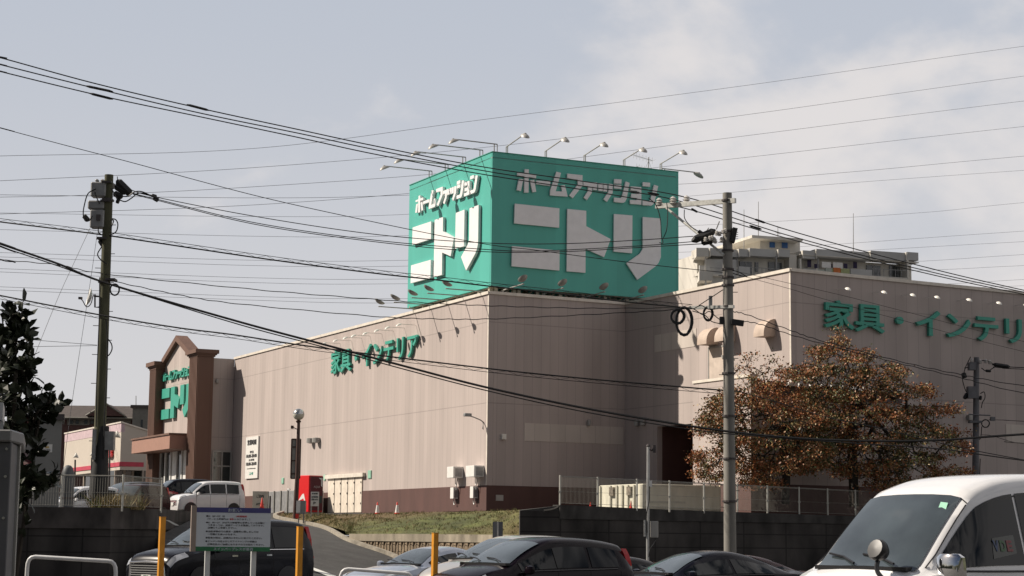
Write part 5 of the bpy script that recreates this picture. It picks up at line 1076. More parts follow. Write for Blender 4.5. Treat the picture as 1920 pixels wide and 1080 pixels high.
# small floodlight posts by the pink shop
def flp(x, yt, d, lab, twin=False):
    b = atY(x, 930, d); p = atY(x, yt, d); t = thing('floodlight_post', lab, 'floodlight', (b.x, b.y, 2.6)); MB().tube([Vector((b.x, b.y, 2.6)), p], .05, 6).build('pole', DARKST, t)
    mb = MB()
    for q in ((-.35, 0), (.35, .1)) if twin else ((0, 0),): mb.lathe([(.03, -.25), (.10, -.1), (.30, .18), (.31, .22), (.05, .15)], 10, Matrix.Translation(p + Vector((q[0], 0, .2 + q[1]))) @ Matrix.Rotation(R(60 if q[0] >= 0 else 75), 4, 'Y') @ Matrix.Diagonal((.8, .8, .8, 1) if twin else (.55, .55, .55, 1)))
    mb.build('lamp_head', LAMPW, t, True)
flp(141, 862, 105, 'single floodlight on a thin post before the pink shop'); flp(172, 858, 110, 'small floodlight half hidden by the mossy pole', False); flp(206, 826, 108, 'twin floodlights on a post right of the mossy pole', True)

# ============================================================ CARS
TYRE = mat('tyre', (.015, .015, .015), .8); WSG = mat('windscreen', (.042, .054, .060), .06, 0, .45, 1.6, spec=1.0); WSG.node_tree.nodes['Principled BSDF'].inputs['IOR'].default_value = 1.9
SDG = mat('side_glass', (.006, .008, .010), .03, 0, .2, 2, spec=.35); BODYB = mat('trim_black', (.015, .015, .017), .35); HLG = mat('headlight', (.55, .56, .58), .08, .5); TLR = mat('tail_red', (.45, .012, .015), .15); AMB = mat('amber', (.8, .35, .03), .2)
def paint(name, c, met=0, rough=.25): dk = max(c) < .06; return mat(name, c, rough, met, .03, 3, coat=.12 if dk else .8, spec=.15 if dk else .5)
SPEC = dict(
 hatch=dict(k=[(1.95, .50, .46, .40, .50), (1.93, .70, .60, .54, .64), (1.78, .90, .78, .64, .76), (1.45, 1.04, .90, .67, .81), (1.02, 1.14, .98, .68, .83), (.62, 1.36, 1.02, .62, .84), (.20, 1.54, 1.03, .60, .84), (-.2, 1.615, 1.04, .61, .84), (-.9, 1.61, 1.05, .62, .84), (-1.5, 1.55, 1.06, .62, .83), (-1.76, 1.46, 1.05, .62, .82), (-1.90, 1.08, .95, .68, .79), (-1.95, .55, .50, .68, .74)], ws=(1.0, .22), win=[(.82, .02), (.0, -.75), (-.83, -1.5)], rw=None, wheel=(1.25, -1.25, .30), W=.84),
 sedan=dict(k=[(2.35, .48, .44, .45, .60), (2.30, .66, .58, .58, .72), (2.05, .82, .74, .66, .82), (1.4, .93, .86, .70, .87), (.95, .99, .92, .70, .88), (.5, 1.21, .95, .60, .89), (.08, 1.36, .96, .54, .89), (-.45, 1.42, .97, .55, .89), (-1.0, 1.34, .98, .55, .89), (-1.6, 1.14, .99, .60, .88), (-1.85, 1.06, .99, .66, .87), (-2.25, 1.02, .93, .68, .82), (-2.35, .6, .55, .66, .76)], ws=(.93, .12), win=[(.70, -.35), (-.42, -1.35)], rw=(-1.08, -1.8), wheel=(1.4, -1.35, .33), W=.89),
 minivan=dict(k=[(2.38, .50, .46, .55, .70), (2.36, .80, .68, .62, .76), (2.2, 1.00, .86, .70, .82), (1.8, 1.10, .98, .72, .86), (1.35, 1.18, 1.05, .72, .87), (.85, 1.48, 1.08, .66, .88), (.35, 1.73, 1.09, .62, .88), (-.1, 1.82, 1.10, .64, .88), (-1.0, 1.85, 1.11, .66, .88), (-1.9, 1.82, 1.12, .66, .88), (-2.22, 1.72, 1.12, .66, .86), (-2.34, 1.3, 1.05, .72, .84), (-2.38, .55, .50, .76, .80)], ws=(1.32, .38), win=[(1.05, .30), (.22, -.85), (-.95, -2.0)], rw=None, wheel=(1.5, -1.4, .33), W=.88),
 kei=dict(k=[(1.85, .50, .46, .55, .66), (1.83, .78, .66, .60, .72), (1.68, .96, .85, .66, .79), (1.35, 1.05, .96, .67, .82), (1.1, 1.10, 1.0, .67, .83), (.8, 1.38, 1.02, .63, .83), (.45, 1.64, 1.03, .61, .83), (.1, 1.73, 1.04, .63, .83), (-.8, 1.76, 1.05, .64, .83), (-1.5, 1.73, 1.05, .64, .82), (-1.72, 1.64, 1.05, .64, .81), (-1.82, 1.2, 1.0, .70, .80), (-1.85, .55, .50, .72, .77)], ws=(1.08, .48), win=[(.88, .15), (.08, -.75), (-.82, -1.5)], rw=None, wheel=(1.2, -1.2, .29), W=.83),
 van=dict(k=[(2.42, .45, .42, .72, .80), (2.40, .85, .78, .74, .84), (2.32, 1.08, .98, .76, .88), (2.14, 1.19, 1.10, .80, .91), (1.98, 1.28, 1.16, .79, .93), (1.58, 1.68, 1.20, .755, .935), (1.20, 2.02, 1.20, .72, .94), (.95, 2.14, 1.20, .71, .94), (.5, 2.24, 1.20, .70, .94), (-.4, 2.285, 1.20, .70, .94), (-1.6, 2.285, 1.20, .70, .94), (-2.2, 2.24, 1.20, .70, .93), (-2.38, 2.0, 1.15, .74, .92), (-2.42, .5, .48, .80, .88)], ws=(2.06, 1.22), win=[(1.74, .50), (.45, -.7), (-.85, -2.1)], rw=None, wheel=(1.55, -1.3, .34), W=.94))
def car(name, kind, label, cat, col, anchor, px, d, head, group=None, plate=None, van=False):
    sp_ = SPEC[kind]; kk = sp_['k']; dens = catmull([Vector((a, b, c)) for a, b, c, _, _ in kk], 5); dens2 = catmull([Vector((a, b, c)) for a, _, _, b, c in kk], 5)
    St = [(p.x, p.y, p.z, q.y, q.z) for p, q in zip(dens, dens2)]; Wm = sp_['W']
    def sect(s_):
        x, zt, zb, wt, wb = s_; rd = .10 if zt > 1.3 else .05; low = min(.45, zb - .06)
        return [Vector((x, 0, zt + .02)), Vector((x, wt * .35, zt + .017)), Vector((x, wt * .7, zt + .004)), Vector((x, wt * .9, zt - .025)), Vector((x, wt + .005, zt - rd * .8)), Vector((x, wt + (wb - wt) * .16, zt - rd - (zt - rd - zb) * .12)),
                Vector((x, wt + (wb - wt) * .9, zb + (zt - zb) * .06 + .005)), Vector((x, wb, zb - .02)), Vector((x, wb + .02, (zb + low) / 2 + .06)), Vector((x, wb + .01, low)), Vector((x, wb - .01, .26)), Vector((x, wb - .10, .20)), Vector((x, 0, .20))]
    SS = [sect(s_) for s_ in St]; m = len(SS[0]); full = []
    for r_ in SS: full += r_ + [Vector((v.x, -v.y, v.z)) for v in r_[-2:0:-1]]
    w = 2 * m - 2; ns = len(SS); fs = [[i * w + j, (i + 1) * w + j, (i + 1) * w + (j + 1) % w, i * w + (j + 1) % w] for i in range(ns - 1) for j in range(w)] + [list(range(w)), list(range(ns * w - 1, (ns - 1) * w - 1, -1))]
    O = atY(px[0], px[1], d); rot = Matrix.Rotation(R(head), 4, 'Z'); off = rot @ Vector(anchor); base = Vector((O.x - off.x, O.y - off.y, O.z - off.z))
    t = thing(name, label, cat, base, R(head), group)
    body = MB().add(full, fs).build('body', col, t, True, local=True)
    xs = [s_[0] for s_ in St]
    def at_x(x):
        for i in range(ns - 1):
            if xs[i] >= x >= xs[i + 1]:
                f_ = (xs[i] - x) / max(1e-6, xs[i] - xs[i + 1]); return [a.lerp(b, f_) for a, b in zip(SS[i], SS[i + 1])]
        return SS[-1] if x < 0 else SS[0]
    def nrm(x, j, sd):
        a = at_x(x + .04)[j]; b = at_x(x - .04)[j]; r_ = at_x(x); c_ = r_[max(j - 1, 0)]; e = r_[min(j + 1, m - 1)]; n_ = (a - b).cross(e - c_)
        if n_.length < 1e-9: n_ = Vector((0, 0, 1))
        n_.normalize(); cen = Vector((x, 0, .8)); n_ = n_ if n_.dot(r_[j] - cen) > 0 else -n_
        return n_
    # windscreen / rear window across the top rows
    def topglass(nm, xa, xb, mt, jmax=3, margin=.96, par=t):
        n = 9; rows = []
        for i in range(n + 1):
            x = xa + (xb - xa) * i / n; r_ = at_x(x); pts = []
            for j in list(range(jmax, 0, -1)): pts.append((r_[j], j, 1))
            pts.append((r_[0], 0, 1))
            for j in range(1, jmax + 1): pts.append((r_[j], j, -1))
            row = []
            for v, j, sd in pts:
                n_ = nrm(x, j, sd); v = v + n_ * .012
                row.append(Vector((v.x, v.y * margin * sd, v.z)))
            rows.append(row)
        k = len(rows[0]); return MB().add([v for r_ in rows for v in r_], [[i * k + j, i * k + j + 1, (i + 1) * k + j + 1, (i + 1) * k + j] for i in range(n) for j in range(k - 1)]).build(nm, mt, par, True, local=True)
    topglass('windscreen', sp_['ws'][0], sp_['ws'][1], WSG, 3, 1.0)
    if sp_['rw']: topglass('rear_window', sp_['rw'][0], sp_['rw'][1], SDG, 3, .97)
    for xa, xb in sp_['win']:
        for sd in (1, -1):
            n = 8; rows = []
            for i in range(n + 1):
                x = xa + (xb - xa) * i / n; r_ = at_x(x); a, b = r_[5], r_[6]; k0 = .0; row = []
                hgt = (a - b).length; k0 = min(.25, .02 / max(hgt, .02))
                for tt in (k0 - .05, .35, .7, 1.0 - k0 * .4):
                    v = a.lerp(b, tt) + Vector((0, .011, .003)); row.append(Vector((v.x, v.y * sd, v.z)))
                rows.append(row)
            MB().add([v for r_ in rows for v in r_], [[i * 4 + j, i * 4 + j + 1, (i + 1) * 4 + j + 1, (i + 1) * 4 + j] for i in range(n) for j in range(3)]).build('side_window', SDG, t, True, local=True)
    # belt moulding, door gaps
    mb = MB()
    for sd in (1, -1):
        pts = [at_x(sp_['win'][0][0] + .05 - (sp_['win'][0][0] - sp_['win'][-1][1]) * i / 12)[7] for i in range(13)]; mb.tube([Vector((p.x, (p.y + .004) * sd, p.z + .03)) for p in pts], .011, 4)
    mb.build('window_moulding', CHROME if kind == 'minivan' else BODYB, t, local=True)
    mb = MB()
    for sd in (1, -1):
        for q in range(len(sp_['win']) + 1):
            x = sp_['win'][0][0] + .02 if q == 0 else sp_['win'][q - 1][1] - .03
            r_ = at_x(x); mb.tube([Vector((v.x, (v.y + .001) * sd, v.z)) for v in r_[7:11]], .012 if kind == 'van' else .007, 4)
    mb.build('door_gap', BODYB, t, local=True)
    mb = MB()
    for sd in (1, -1):
        for q in range(min(2, len(sp_['win']))):
            x = sp_['win'][q][1] + .12; v = at_x(x)[7]; mb.box(x - .09, x + .09, sd * (v.y + .005) - .02, sd * (v.y + .005) + .02, v.z - .12, v.z - .08)
    mb.build('door_handle', CHROME if kind == 'minivan' else col, t, local=True)
    # wheels
    for x in sp_['wheel'][:2]:
        for sd in (1, -1):
            r_ = sp_['wheel'][2]; Mx = Matrix.Translation((x, sd * (Wm - .09), r_)) @ Matrix.Rotation(R(90), 4, 'X')
            wv = MB().lathe([(r_ * .6, -.11), (r_, -.09), (r_, .09), (r_ * .6, .115)], 22, Mx).build('wheel', TYRE, t, True, local=True)
            MB().lathe([(.02, -.118), (r_ * .62, -.112), (r_ * .62, .112), (.02, .118)], 10, Mx).build('rim', GALV, wv, local=True); bpy.data.objects[-1] if False else None
            MB().lathe([(r_ * 1.16, -.02), (r_ * 1.16, .0)], 22, Matrix.Translation((x, sd * (Wm + .012), r_ + .01)) @ Matrix.Rotation(R(90), 4, 'X')).build('wheel_arch', BODYB, t, local=True)
    # lights, grille, plate, mirrors, wipers
    xf = kk[0][0]; xh = kk[2][0]; zh = kk[2][1]; r2 = at_x(xh)
    for sd in (1, -1):
        n = 5; rows = []
        for i in range(n + 1):
            x = kk[1][0] - .01 + (kk[3][0] + .08 - kk[1][0]) * i / n; q = at_x(x); row = []
            for j in (4, 5, 6, 7): v = q[j] + Vector((.012, .010, .004)); row.append(Vector((v.x, v.y * sd, v.z - .0)))
            rows.append(row)
        MB().add([v for r_ in rows for v in r_], [[i * 4 + j, i * 4 + j + 1, (i + 1) * 4 + j + 1, (i + 1) * 4 + j] for i in range(n) for j in range(3)]).build('headlight', HLG, t, True, local=True)
        zr = kk[-3][1]; xr = kk[-2][0]; rr = at_x(kk[-3][0] + .0)
        mb = MB(); z0_, z1_ = (kk[-1][1] + .36, kk[-3][1] - .02)
        if kind == 'sedan': z0_, z1_ = .72, .92
        pr = []
        for i in range(6):
            z = z1_ + (z0_ - z1_) * i / 5; best = None
            for q_ in range(40):
                x = kk[-4][0] - (kk[-4][0] - kk[-1][0]) * q_ / 39; v = at_x(x)
                if v[0].z < z: break
                best = v
            best = best or at_x(kk[-3][0]); yb = max(v.y for v in best if True); 
            ysec = best[5].y + (best[7].y - best[5].y) * min(1, max(0, (best[5].z - z) / max(.01, best[5].z - best[7].z)))
            pr.append(Vector((best[0].x, ysec, z)))
        for p, q in zip(pr[:-1], pr[1:]):
            mb.add([Vector((p.x + .10, (p.y + .016) * sd, p.z)), Vector((q.x + .10, (q.y + .016) * sd, q.z)), Vector((q.x - .025, (q.y + .01) * sd, q.z)), Vector((p.x - .025, (p.y + .01) * sd, p.z)), Vector((q.x - .03, (q.y - .14) * sd, q.z)), Vector((p.x - .03, (p.y - .14) * sd, p.z))], [(0, 1, 2, 3), (3, 2, 4, 5)])
        if kind == 'hatch':
            lowm = MB(); nf = len(mb.f) - 4; lowm.v = list(mb.v); lowm.f = mb.f[nf:]; lowm.mi = mb.mi[nf:]; mb.f = mb.f[:nf]; mb.mi = mb.mi[:nf]; lowm.build('reverse_light', HLG, t, local=True)
        mb.build('tail_light', TLR, t, local=True)
        xm = sp_['ws'][0] - .28 if kind != 'van' else 1.62; vm_ = at_x(xm)[6]; mm_ = MB()
        if kind == 'van' and sd < 0: continue
        if kind == 'van':
            mm_.lathe([(.05, -.125), (.10, -.12), (.125, -.09), (.13, 0), (.125, .10), (.09, .125), (.02, .128)], 14, Matrix.Translation((1.93, sd * 1.10, 1.22)) @ Matrix.Rotation(R(4 * sd), 4, 'Y') @ Matrix.Diagonal((.7, 1.45, 1.4, 1))); mm_.build('side_mirror', CHROME, t, True, local=True)
            MB().tube([(1.84, sd * .90, 1.10), (1.88, sd * 1.0, 1.10), (1.93, sd * 1.05, 1.14)], .035, 6).build('mirror_arm', BODYB, t, local=True)
        else:
            mm_.lathe([(.03, -.09), (.09, -.07), (.10, 0), (.085, .06), (.03, .08)], 10, Matrix.Translation((xm + .03, sd * (vm_.y + .13), vm_.z + .03)) @ Matrix.Diagonal((.8, 1.15, .95, 1))); mm_.build('side_mirror', col, t, True, local=True)
    mb = MB(); gw = kk[2][3] * .82; gz = kk[1][1] - .02
    for i in range(5): mb.box(xf - .04, xf + .028, -gw, gw, gz - .06 - i * .055, gz - .035 - i * .055)
    mb.build('grille', CHROME, t, local=True)
    if kind in ('minivan',): 
        mb = MB(); mb.tube([(xf - .02, -gw - .05, gz - .40), (xf + .02, -gw, gz + .02), (xf + .05, 0, gz + .04), (xf + .02, gw, gz + .02), (xf - .02, gw + .05, gz - .40)], .035, 8); mb.build('grille_bar', CHROME, t, True, local=True)
    zpl = gz - .42 if kind == 'minivan' else .45
    pl = MB().box(xf + .03, xf + .04, -.165, .165, zpl, zpl + .165).build('number_plate', PLATEW, t, local=True)
    if plate:
        ff = Fr((0, 0), (0, 1)); ff.o = Vector((xf + .04, -.165, zpl)); ff.x = Vector((0, 1, 0)); ff.y = Vector((-1, 0, 0))
        tb_ = MB(); text_mesh(plate[1], ff, .05, .29, .015, .10, .004, .001, tb_, bold=.02); text_mesh(plate[0], ff, .08, .25, .115, .15, .004, .001, tb_, bold=.01); tb_.build('lettering', mat('plate_green', (.02, .12, .05), .5), pl, local=True)
    mb = MB(); xw = sp_['ws'][0] - .03
    for y0, y1 in ((.45, -.12), (-.12, -.62)):
        a = at_x(xw)[0]; mb.tube([Vector((xw + .05, y0, a.z + .02)), Vector((xw - .06, (y0 + y1) / 2, at_x(xw - .06)[0].z + .035)), Vector((xw - .10, y1, at_x(xw - .1)[0].z + .03))], .012 if kind != 'van' else .014, 5)
    mb.box(xw - .0, xw + .10, -.66, .66, at_x(xw + .05)[0].z - .03, at_x(xw + .05)[0].z + .014)
    mb.build('wiper', BODYB, t, local=True)
    return t, at_x
WHT = paint('car_white', (.76, .76, .77)); BLKP = paint('car_black', (.008, .008, .012)); PURP = paint('car_dark_purple', (.006, .003, .006)); SILB = paint('car_silver_blue', (.38, .42, .50), .5, .3); BEI = paint('car_silver_beige', (.50, .47, .43), .5, .3); REDC = paint('car_red', (.28, .012, .025)); DRK = paint('car_charcoal', (.015, .014, .016)); MAR = paint('car_maroon', (.030, .010, .013)); NVY = paint('car_ink', (.005, .005, .010))
# near row
vt, vx = car('white_van', 'van', 'big white high-roofed van in the right foreground with chrome mirrors', 'van', WHT, (1.20, .72, 1.93), (1814, 944), 19.8, 216)
mb = MB()
for sd in (1, -1): mb.tube([Vector((x, (vx(x)[5].y + .004) * sd, vx(x)[5].z - .0)) for x in (1.2, .9, .4, -.4, -1.2, -2.1)], .010, 4)
mb.build('roof_gutter', BODYB, vt, local=True)
mb = MB(); mb.tube([Vector((vx(1.22)[k].x, vx(1.22)[k].y, vx(1.22)[k].z + .006)) for k in (4, 3, 2, 1, 0)], .008, 4).tube([Vector((vx(1.22)[k].x, -vx(1.22)[k].y, vx(1.22)[k].z + .006)) for k in (4, 3, 2, 1, 0)], .008, 4)
for sd in (1, -1): mb.tube([Vector((x, vx(x)[4].y * sd, vx(x)[4].z + .004)) for x in (1.24, 1.4, 1.6, 1.8, 1.98)], .010, 4)
mb.build('windscreen_seal', BODYB, vt, local=True)
mb = MB(); ln_ = Matrix.Translation((2.30, .44, 1.42))
mb.lathe([(.02, -.10), (.075, -.09), (.115, -.02), (.12, .03), (.10, .06), (.02, .065)], 14, ln_ @ Matrix.Rotation(R(70), 4, 'Y')); mb.build('fender_mirror', BODYB, vt, True, local=True)
MB().tube(catmull([Vector((2.30, .66, 1.02)), Vector((2.36, .56, 1.12)), Vector((2.35, .46, 1.22)), Vector((2.30, .44, 1.36))], 5), .026, 8).build('mirror_stalk', BODYB, vt, True, local=True)
mb = MB(); r_ = vx(1.30); p = r_[2] + Vector((.03, 0, .02)); mb.add([(1.34, .50, 1.94), (1.34, .58, 1.93), (1.40, .60, 1.885), (1.40, .50, 1.895)], [(0, 1, 2, 3)])
st = [r_[2]]; q0 = vx(1.34); q1 = vx(1.40)
mb = MB().add([Vector((1.34, .47, q0[1].z + .026)), Vector((1.34, .57, q0[2].z + .028)), Vector((1.42, .59, q1[2].z - .0 - .05 + .02)), Vector((1.42, .48, q1[1].z - .05 + .02))], [(0, 1, 2, 3)])
mb.build('windscreen_sticker', mat('sticker_green', (.2, .5, .35), .5), vt, local=True)
# banner laid on the van's side glass, colours dimmed as if behind it
f_b = vt.matrix_basis
bw_ = MB().add([(1.02, 0, 1.34), (.62, 0, 1.40), (.62, 0, 1.60), (.98, 0, 1.56)], [(0, 1, 2, 3)])
for v in bw_.v: r_ = vx(v.x); tt = (r_[5].z - v.z) / max(.01, r_[5].z - r_[6].z); v.y = r_[5].lerp(r_[6], tt).y + .016
bn = bw_.build('window_banner', mat('banner_dim', (.05, .055, .05), .15), vt, local=True)
ff = Fr((0, 0), (-1, 0)); ff.o = Vector((.99, 0, 0)); ff.x = Vector((-1, 0, 0)); ff.y = Vector((0, -1, 0))
for ch, xa, c_ in (('V', .0, (.02, .05, .14)), ('D', .11, (.03, .10, .03)), ('E', .22, (.18, .02, .025))):
    tm = text_mesh(ch, ff, xa, xa + .09, 1.42, 1.54, .003, 0, None, bold=.04)
    for v in tm.v: r_ = vx(v.x); tt = (r_[5].z - v.z) / max(.01, r_[5].z - r_[6].z); v.y += r_[5].lerp(r_[6], tt).y + .020
    tm.build('banner_letter', mat('banner_letter_' + ch.lower(), c_, .3), bn, local=True)
car('black_minivan', 'minivan', 'black minivan with bright chrome grille behind the parking rules sign', 'minivan', BLKP, (2.38, 0, .9), (277, 1047), 43.5, 232, plate=('広島 500', '47-87'))
car('dark_hatchback', 'hatch', 'dark purple hatchback with red and white tail lamp in the foreground centre', 'car', PURP, (1.0, -.66, 1.14), (868, 1057), 33.5, 219)
car('silver_blue_car', 'sedan', 'silver blue car in front of the herringbone block wall', 'car', SILB, (.05, 0, 1.36), (800, 1030), 46, 228)
car('beige_silver_car', 'hatch', 'silver beige car half hidden between the blue and the dark hatchback', 'car', BEI, (1.0, -.66, 1.14), (846, 1048), 37.5, 219)
car('black_sedan', 'sedan', 'black sedan with rounded roof in front of the tall concrete pole', 'car', NVY, (-.45, 0, 1.42), (1336, 1034), 36, 208)
car('dark_sedan', 'sedan', 'dark sedan glimpsed between the dark hatchback and the black sedan', 'car', DRK, (-.9, 0, 1.36), (1190, 1049), 38, 206)
car('red_sedan', 'sedan', 'dark red car just showing between the black sedan and the white van', 'car', MAR, (-1.5, 0, 1.15), (1455, 1064), 42, 206)
# upper parking area
car('white_wagon', 'kei', 'white boxy small wagon parked below the entrance tower', 'car', WHT, (0, 0, 1.76), (388, 902), 96, 212)
car('black_wagon', 'kei', 'black boxy wagon parked just behind the white wagon', 'car', BLKP, (0, 0, 1.76), (334, 898), 99, 212)
car('red_car', 'hatch', 'red compact car parked behind the end of the left fence', 'car', REDC, (.2, 0, 1.56), (291, 922), 97, 252)
car('dark_wagon', 'kei', 'dark maroon wagon with headlight glint seen through the left fence', 'car', MAR, (.3, 0, 1.76), (250, 907), 92, 246)
car('charcoal_minivan', 'minivan', 'charcoal minivan behind the fence next to the mossy pole', 'minivan', DRK, (.3, 0, 1.82), (232, 904), 97, 236)
car('white_minivan', 'kei', 'white van behind the fence left of the mossy pole', 'car', WHT, (0, 0, 1.76), (155, 912), 93, 222)

# ============================================================ TREES
BARK = mat('bark_dark', (.035, .028, .022), .95, 0, .3, 6, bump=.4)
LEAFS = [mat('leaf_rust', (.27, .088, .026), .55, var=.35, scale=1.5), mat('leaf_brown', (.25, .125, .045), .55, var=.35, scale=1.5), mat('leaf_olive', (.075, .085, .022), .55, var=.35, scale=1.5), mat('leaf_tan', (.36, .26, .11), .5, var=.3, scale=1.5)]
def grow(root, trunk_pts, attr, rn, r0):
    nodes = [Vector(p) for p in trunk_pts]; par = [i - 1 for i in range(len(nodes))]; nt_ = len(nodes)
    attr = sorted(attr, key=lambda p: (p - nodes[-1]).length)
    for p in attr:
        best = None
        for i in range(max(0, nt_ - 2), len(nodes)):
            q = nodes[i]; dd = (p - q).length + .12 * (q - nodes[nt_ - 1]).length
            if best is None or dd < best[0]: best = (dd, i)
        i = best[1]; q = nodes[i]; n = max(1, int((p - q).length / .45)); last = i
        for k in range(1, n + 1):
            v = q.lerp(p, k / n); 
            if k < n: v += Vector((rn.gauss(0, .035), rn.gauss(0, .035), rn.gauss(0, .03) - .05 * math.sin(math.pi * k / n)))
            nodes.append(v); par.append(last); last = len(nodes) - 1
    cnt = [0] * len(nodes); kids = [[] for _ in nodes]
    for i in range(len(nodes) - 1, 0, -1):
        if par[i] >= 0: cnt[par[i]] += cnt[i] + 1; kids[par[i]].append(i)
    rad = [min(r0, .006 + .0052 * math.sqrt(c)) for c in cnt]
    return nodes, par, kids, rad, cnt
def tree(label, trunk, ells, n_attr, leaves, seed, depth, sd_y, r0, mixw):
    rn = random.Random(seed); at_ = []
    tot = sum(e[2] * e[3] * e[4] for e in ells)
    for e in ells:
        for _ in range(int(n_attr * e[2] * e[3] * e[4] / tot)):
            a = rn.random() * 6.283; r_ = math.sqrt(rn.random()) * rn.uniform(.8, 1.12); at_.append((atY(e[0] + e[2] * r_ * math.cos(a), e[1] + e[3] * 1.4 * r_ * math.sin(a), depth + rn.gauss(0, sd_y) * math.sqrt(max(.1, 1 - min(1, r_) ** 2))), e[5] if len(e) > 5 else 1.0))
    den = {}
    for p, w_ in at_: den[(round(p.x, 4), round(p.y, 4), round(p.z, 4))] = w_
    tp = [atY(x, y, depth) for x, y in trunk]
    nodes, par, kids, rad, cnt = grow(tp[0], tp, [p for p, _ in at_], rn, r0)
    for k in range(len(tp)): rad[k] = max(rad[k], r0 * (1 - .35 * k / len(tp)))
    t = thing('autumn_tree', label, 'tree', tp[0]); mb = MB()
    done = set()
    for i in range(1, len(nodes)):       # follow chains
        if i in done: continue
        p = par[i]; chain = [p, i]; done.add(i); c = i
        while kids[c]:
            nx = max(kids[c], key=lambda q: cnt[q])
            if nx in done: break
            chain.append(nx); done.add(nx); c = nx
        rs = [rad[j] for j in chain]; rs[0] = min(rs[0], rs[1] * 1.15); mb.tube([nodes[j] for j in chain], rs, 5 if max(rs) > .04 else 3, cap=False)
    mb.build('trunk', BARK, t, True, recalc=False)
    mb = MB(); 
    for i in range(len(tp), len(nodes)):
        w_ = 1.0
        key = (round(nodes[i].x, 4), round(nodes[i].y, 4), round(nodes[i].z, 4))
        if cnt[i] > 9: continue
        if cnt[i] == 0: w_ = den.get(key, 1.0)
        for _ in range(int(leaves * w_ * (1.3 if cnt[i] == 0 else .45) + rn.random())):
            o = nodes[i] + Vector((rn.gauss(0, .17), rn.gauss(0, .17), rn.gauss(-.02, .10))); a = Vector((rn.gauss(0, 1), rn.gauss(0, 1), rn.gauss(-.4, .8))).normalized(); b = a.orthogonal(); b = (Matrix.Rotation(rn.random() * 6.28, 3, a) @ b).normalized(); L2 = rn.uniform(.08, .145); w2 = L2 * .55
            nn = noise.noise(o * .45) * 1.3 + rn.gauss(0, .35) + (o.x - tp[0].x) * .02
            wts = mixw; q = rn.random() * .6 + nn * .5 + .2
            mb.cur = 3 if rn.random() < .09 else (2 if q < wts[0] else (1 if q < wts[1] else 0))
            mb.add([o, o + a * L2 * .5 + b * w2 * .5, o + a * L2, o + a * L2 * .5 - b * w2 * .5], [(0, 1, 2, 3)])
    mb.build('crown', LEAFS, t, recalc=False)
    return t
E1 = [(1345, 775, 24, 22, 1.0), (1322, 802, 16, 14, .9), (1380, 748, 36, 16, 1), (1432, 725, 40, 14, .7, .8), (1420, 690, 48, 20, .3, .3), (1372, 792, 42, 17, 1), (1450, 768, 52, 20, 1), (1328, 858, 30, 12, .9), (1390, 830, 46, 17, 1), (1462, 820, 52, 20, 1), (1340, 886, 34, 10, .9), (1402, 868, 50, 14, 1), (1470, 868, 55, 16, 1), (1425, 903, 46, 9, .9), (1512, 790, 40, 24, 1), (1522, 850, 40, 24, 1)]
E2 = [(1570, 640, 15, 22, .6, .7), (1543, 664, 26, 11, .8), (1603, 670, 34, 12, .8), (1500, 698, 42, 12, .9), (1570, 703, 60, 14, 1), (1655, 698, 44, 12, .8), (1625, 735, 72, 15, 1), (1705, 733, 46, 11, .8), (1540, 742, 56, 16, 1), (1765, 768, 34, 7, .7), (1690, 778, 64, 13, 1), (1600, 782, 72, 17, 1), (1738, 812, 70, 11, .9), (1640, 828, 84, 15, 1), (1795, 838, 38, 8, .7), (1560, 828, 52, 18, 1), (1705, 860, 72, 11, 1), (1620, 876, 84, 13, 1), (1768, 884, 48, 9, .8), (1680, 905, 64, 9, 1)]
tree('left autumn cherry tree with rust leaves over the fence beside the tall pole', [(1472, 945), (1474, 900), (1470, 850), (1462, 800)], E1, 1080, 42, 11, 74.6, 1.1, .17, (.24, .50))
tree('right autumn cherry tree with wide rust crown in front of the shaded wall', [(1602, 950), (1600, 890), (1598, 830), (1592, 780), (1600, 762)], E2, 1520, 42, 12, 76.5, 1.3, .21, (.30, .56))
# evergreen bush close to the viewer at left
BL = [mat('bush_leaf', (.016, .022, .010), .45, var=.3, spec=.3), mat('bush_leaf_red', (.05, .009, .012), .45, var=.3, spec=.3)]
bd_ = 12.0; rn = random.Random(5); t = thing('evergreen_bush', 'dark glossy leaved bush rising behind the metal cabinets at left', 'bush', (atY(20, 1000, bd_).x, bd_, 0))
stems = [[(12, 1090), (18, 900), (15, 760), (8, 680), (22, 615), (32, 595)], [(20, 1080), (35, 900), (45, 800), (50, 720), (38, 690), (8, 680)], [(30, 1080), (50, 940), (62, 850), (78, 770), (95, 752)], [(25, 800), (30, 700), (28, 650), (38, 625), (52, 640)], [(40, 900), (60, 915), (85, 905), (98, 908)], [(5, 900), (0, 750), (-5, 650), (2, 622)], [(30, 760), (45, 712), (40, 690), (55, 690)], [(45, 840), (60, 800), (72, 770), (90, 775)], [(-10, 820), (-8, 720), (5, 640)]]
mb = MB(); lf = []
for s_ in stems:
    pp = catmull([atY(x, y, bd_ + rn.uniform(-.15, .15)) for x, y in s_], 6); mb.tube(pp, [.012 * (1 - .75 * i / len(pp)) + .003 for i in range(len(pp))], 5); lf.append(pp)
for pp in list(lf):
    for _ in range(5):
        i = rn.randrange(4, len(pp) - 1); q = pp[i]; e = q + Vector((rn.gauss(-.01, .055), rn.gauss(0, .08), rn.uniform(.03, .15))); tw = catmull([q, q.lerp(e, .5) + Vector((rn.gauss(0, .03), 0, -.02)), e], 4); mb.tube(tw, .003, 4); lf.append([Vector(tw[0])] * 3 + tw[2:])
mb.build('stem', BARK, t, True)
mb = MB()
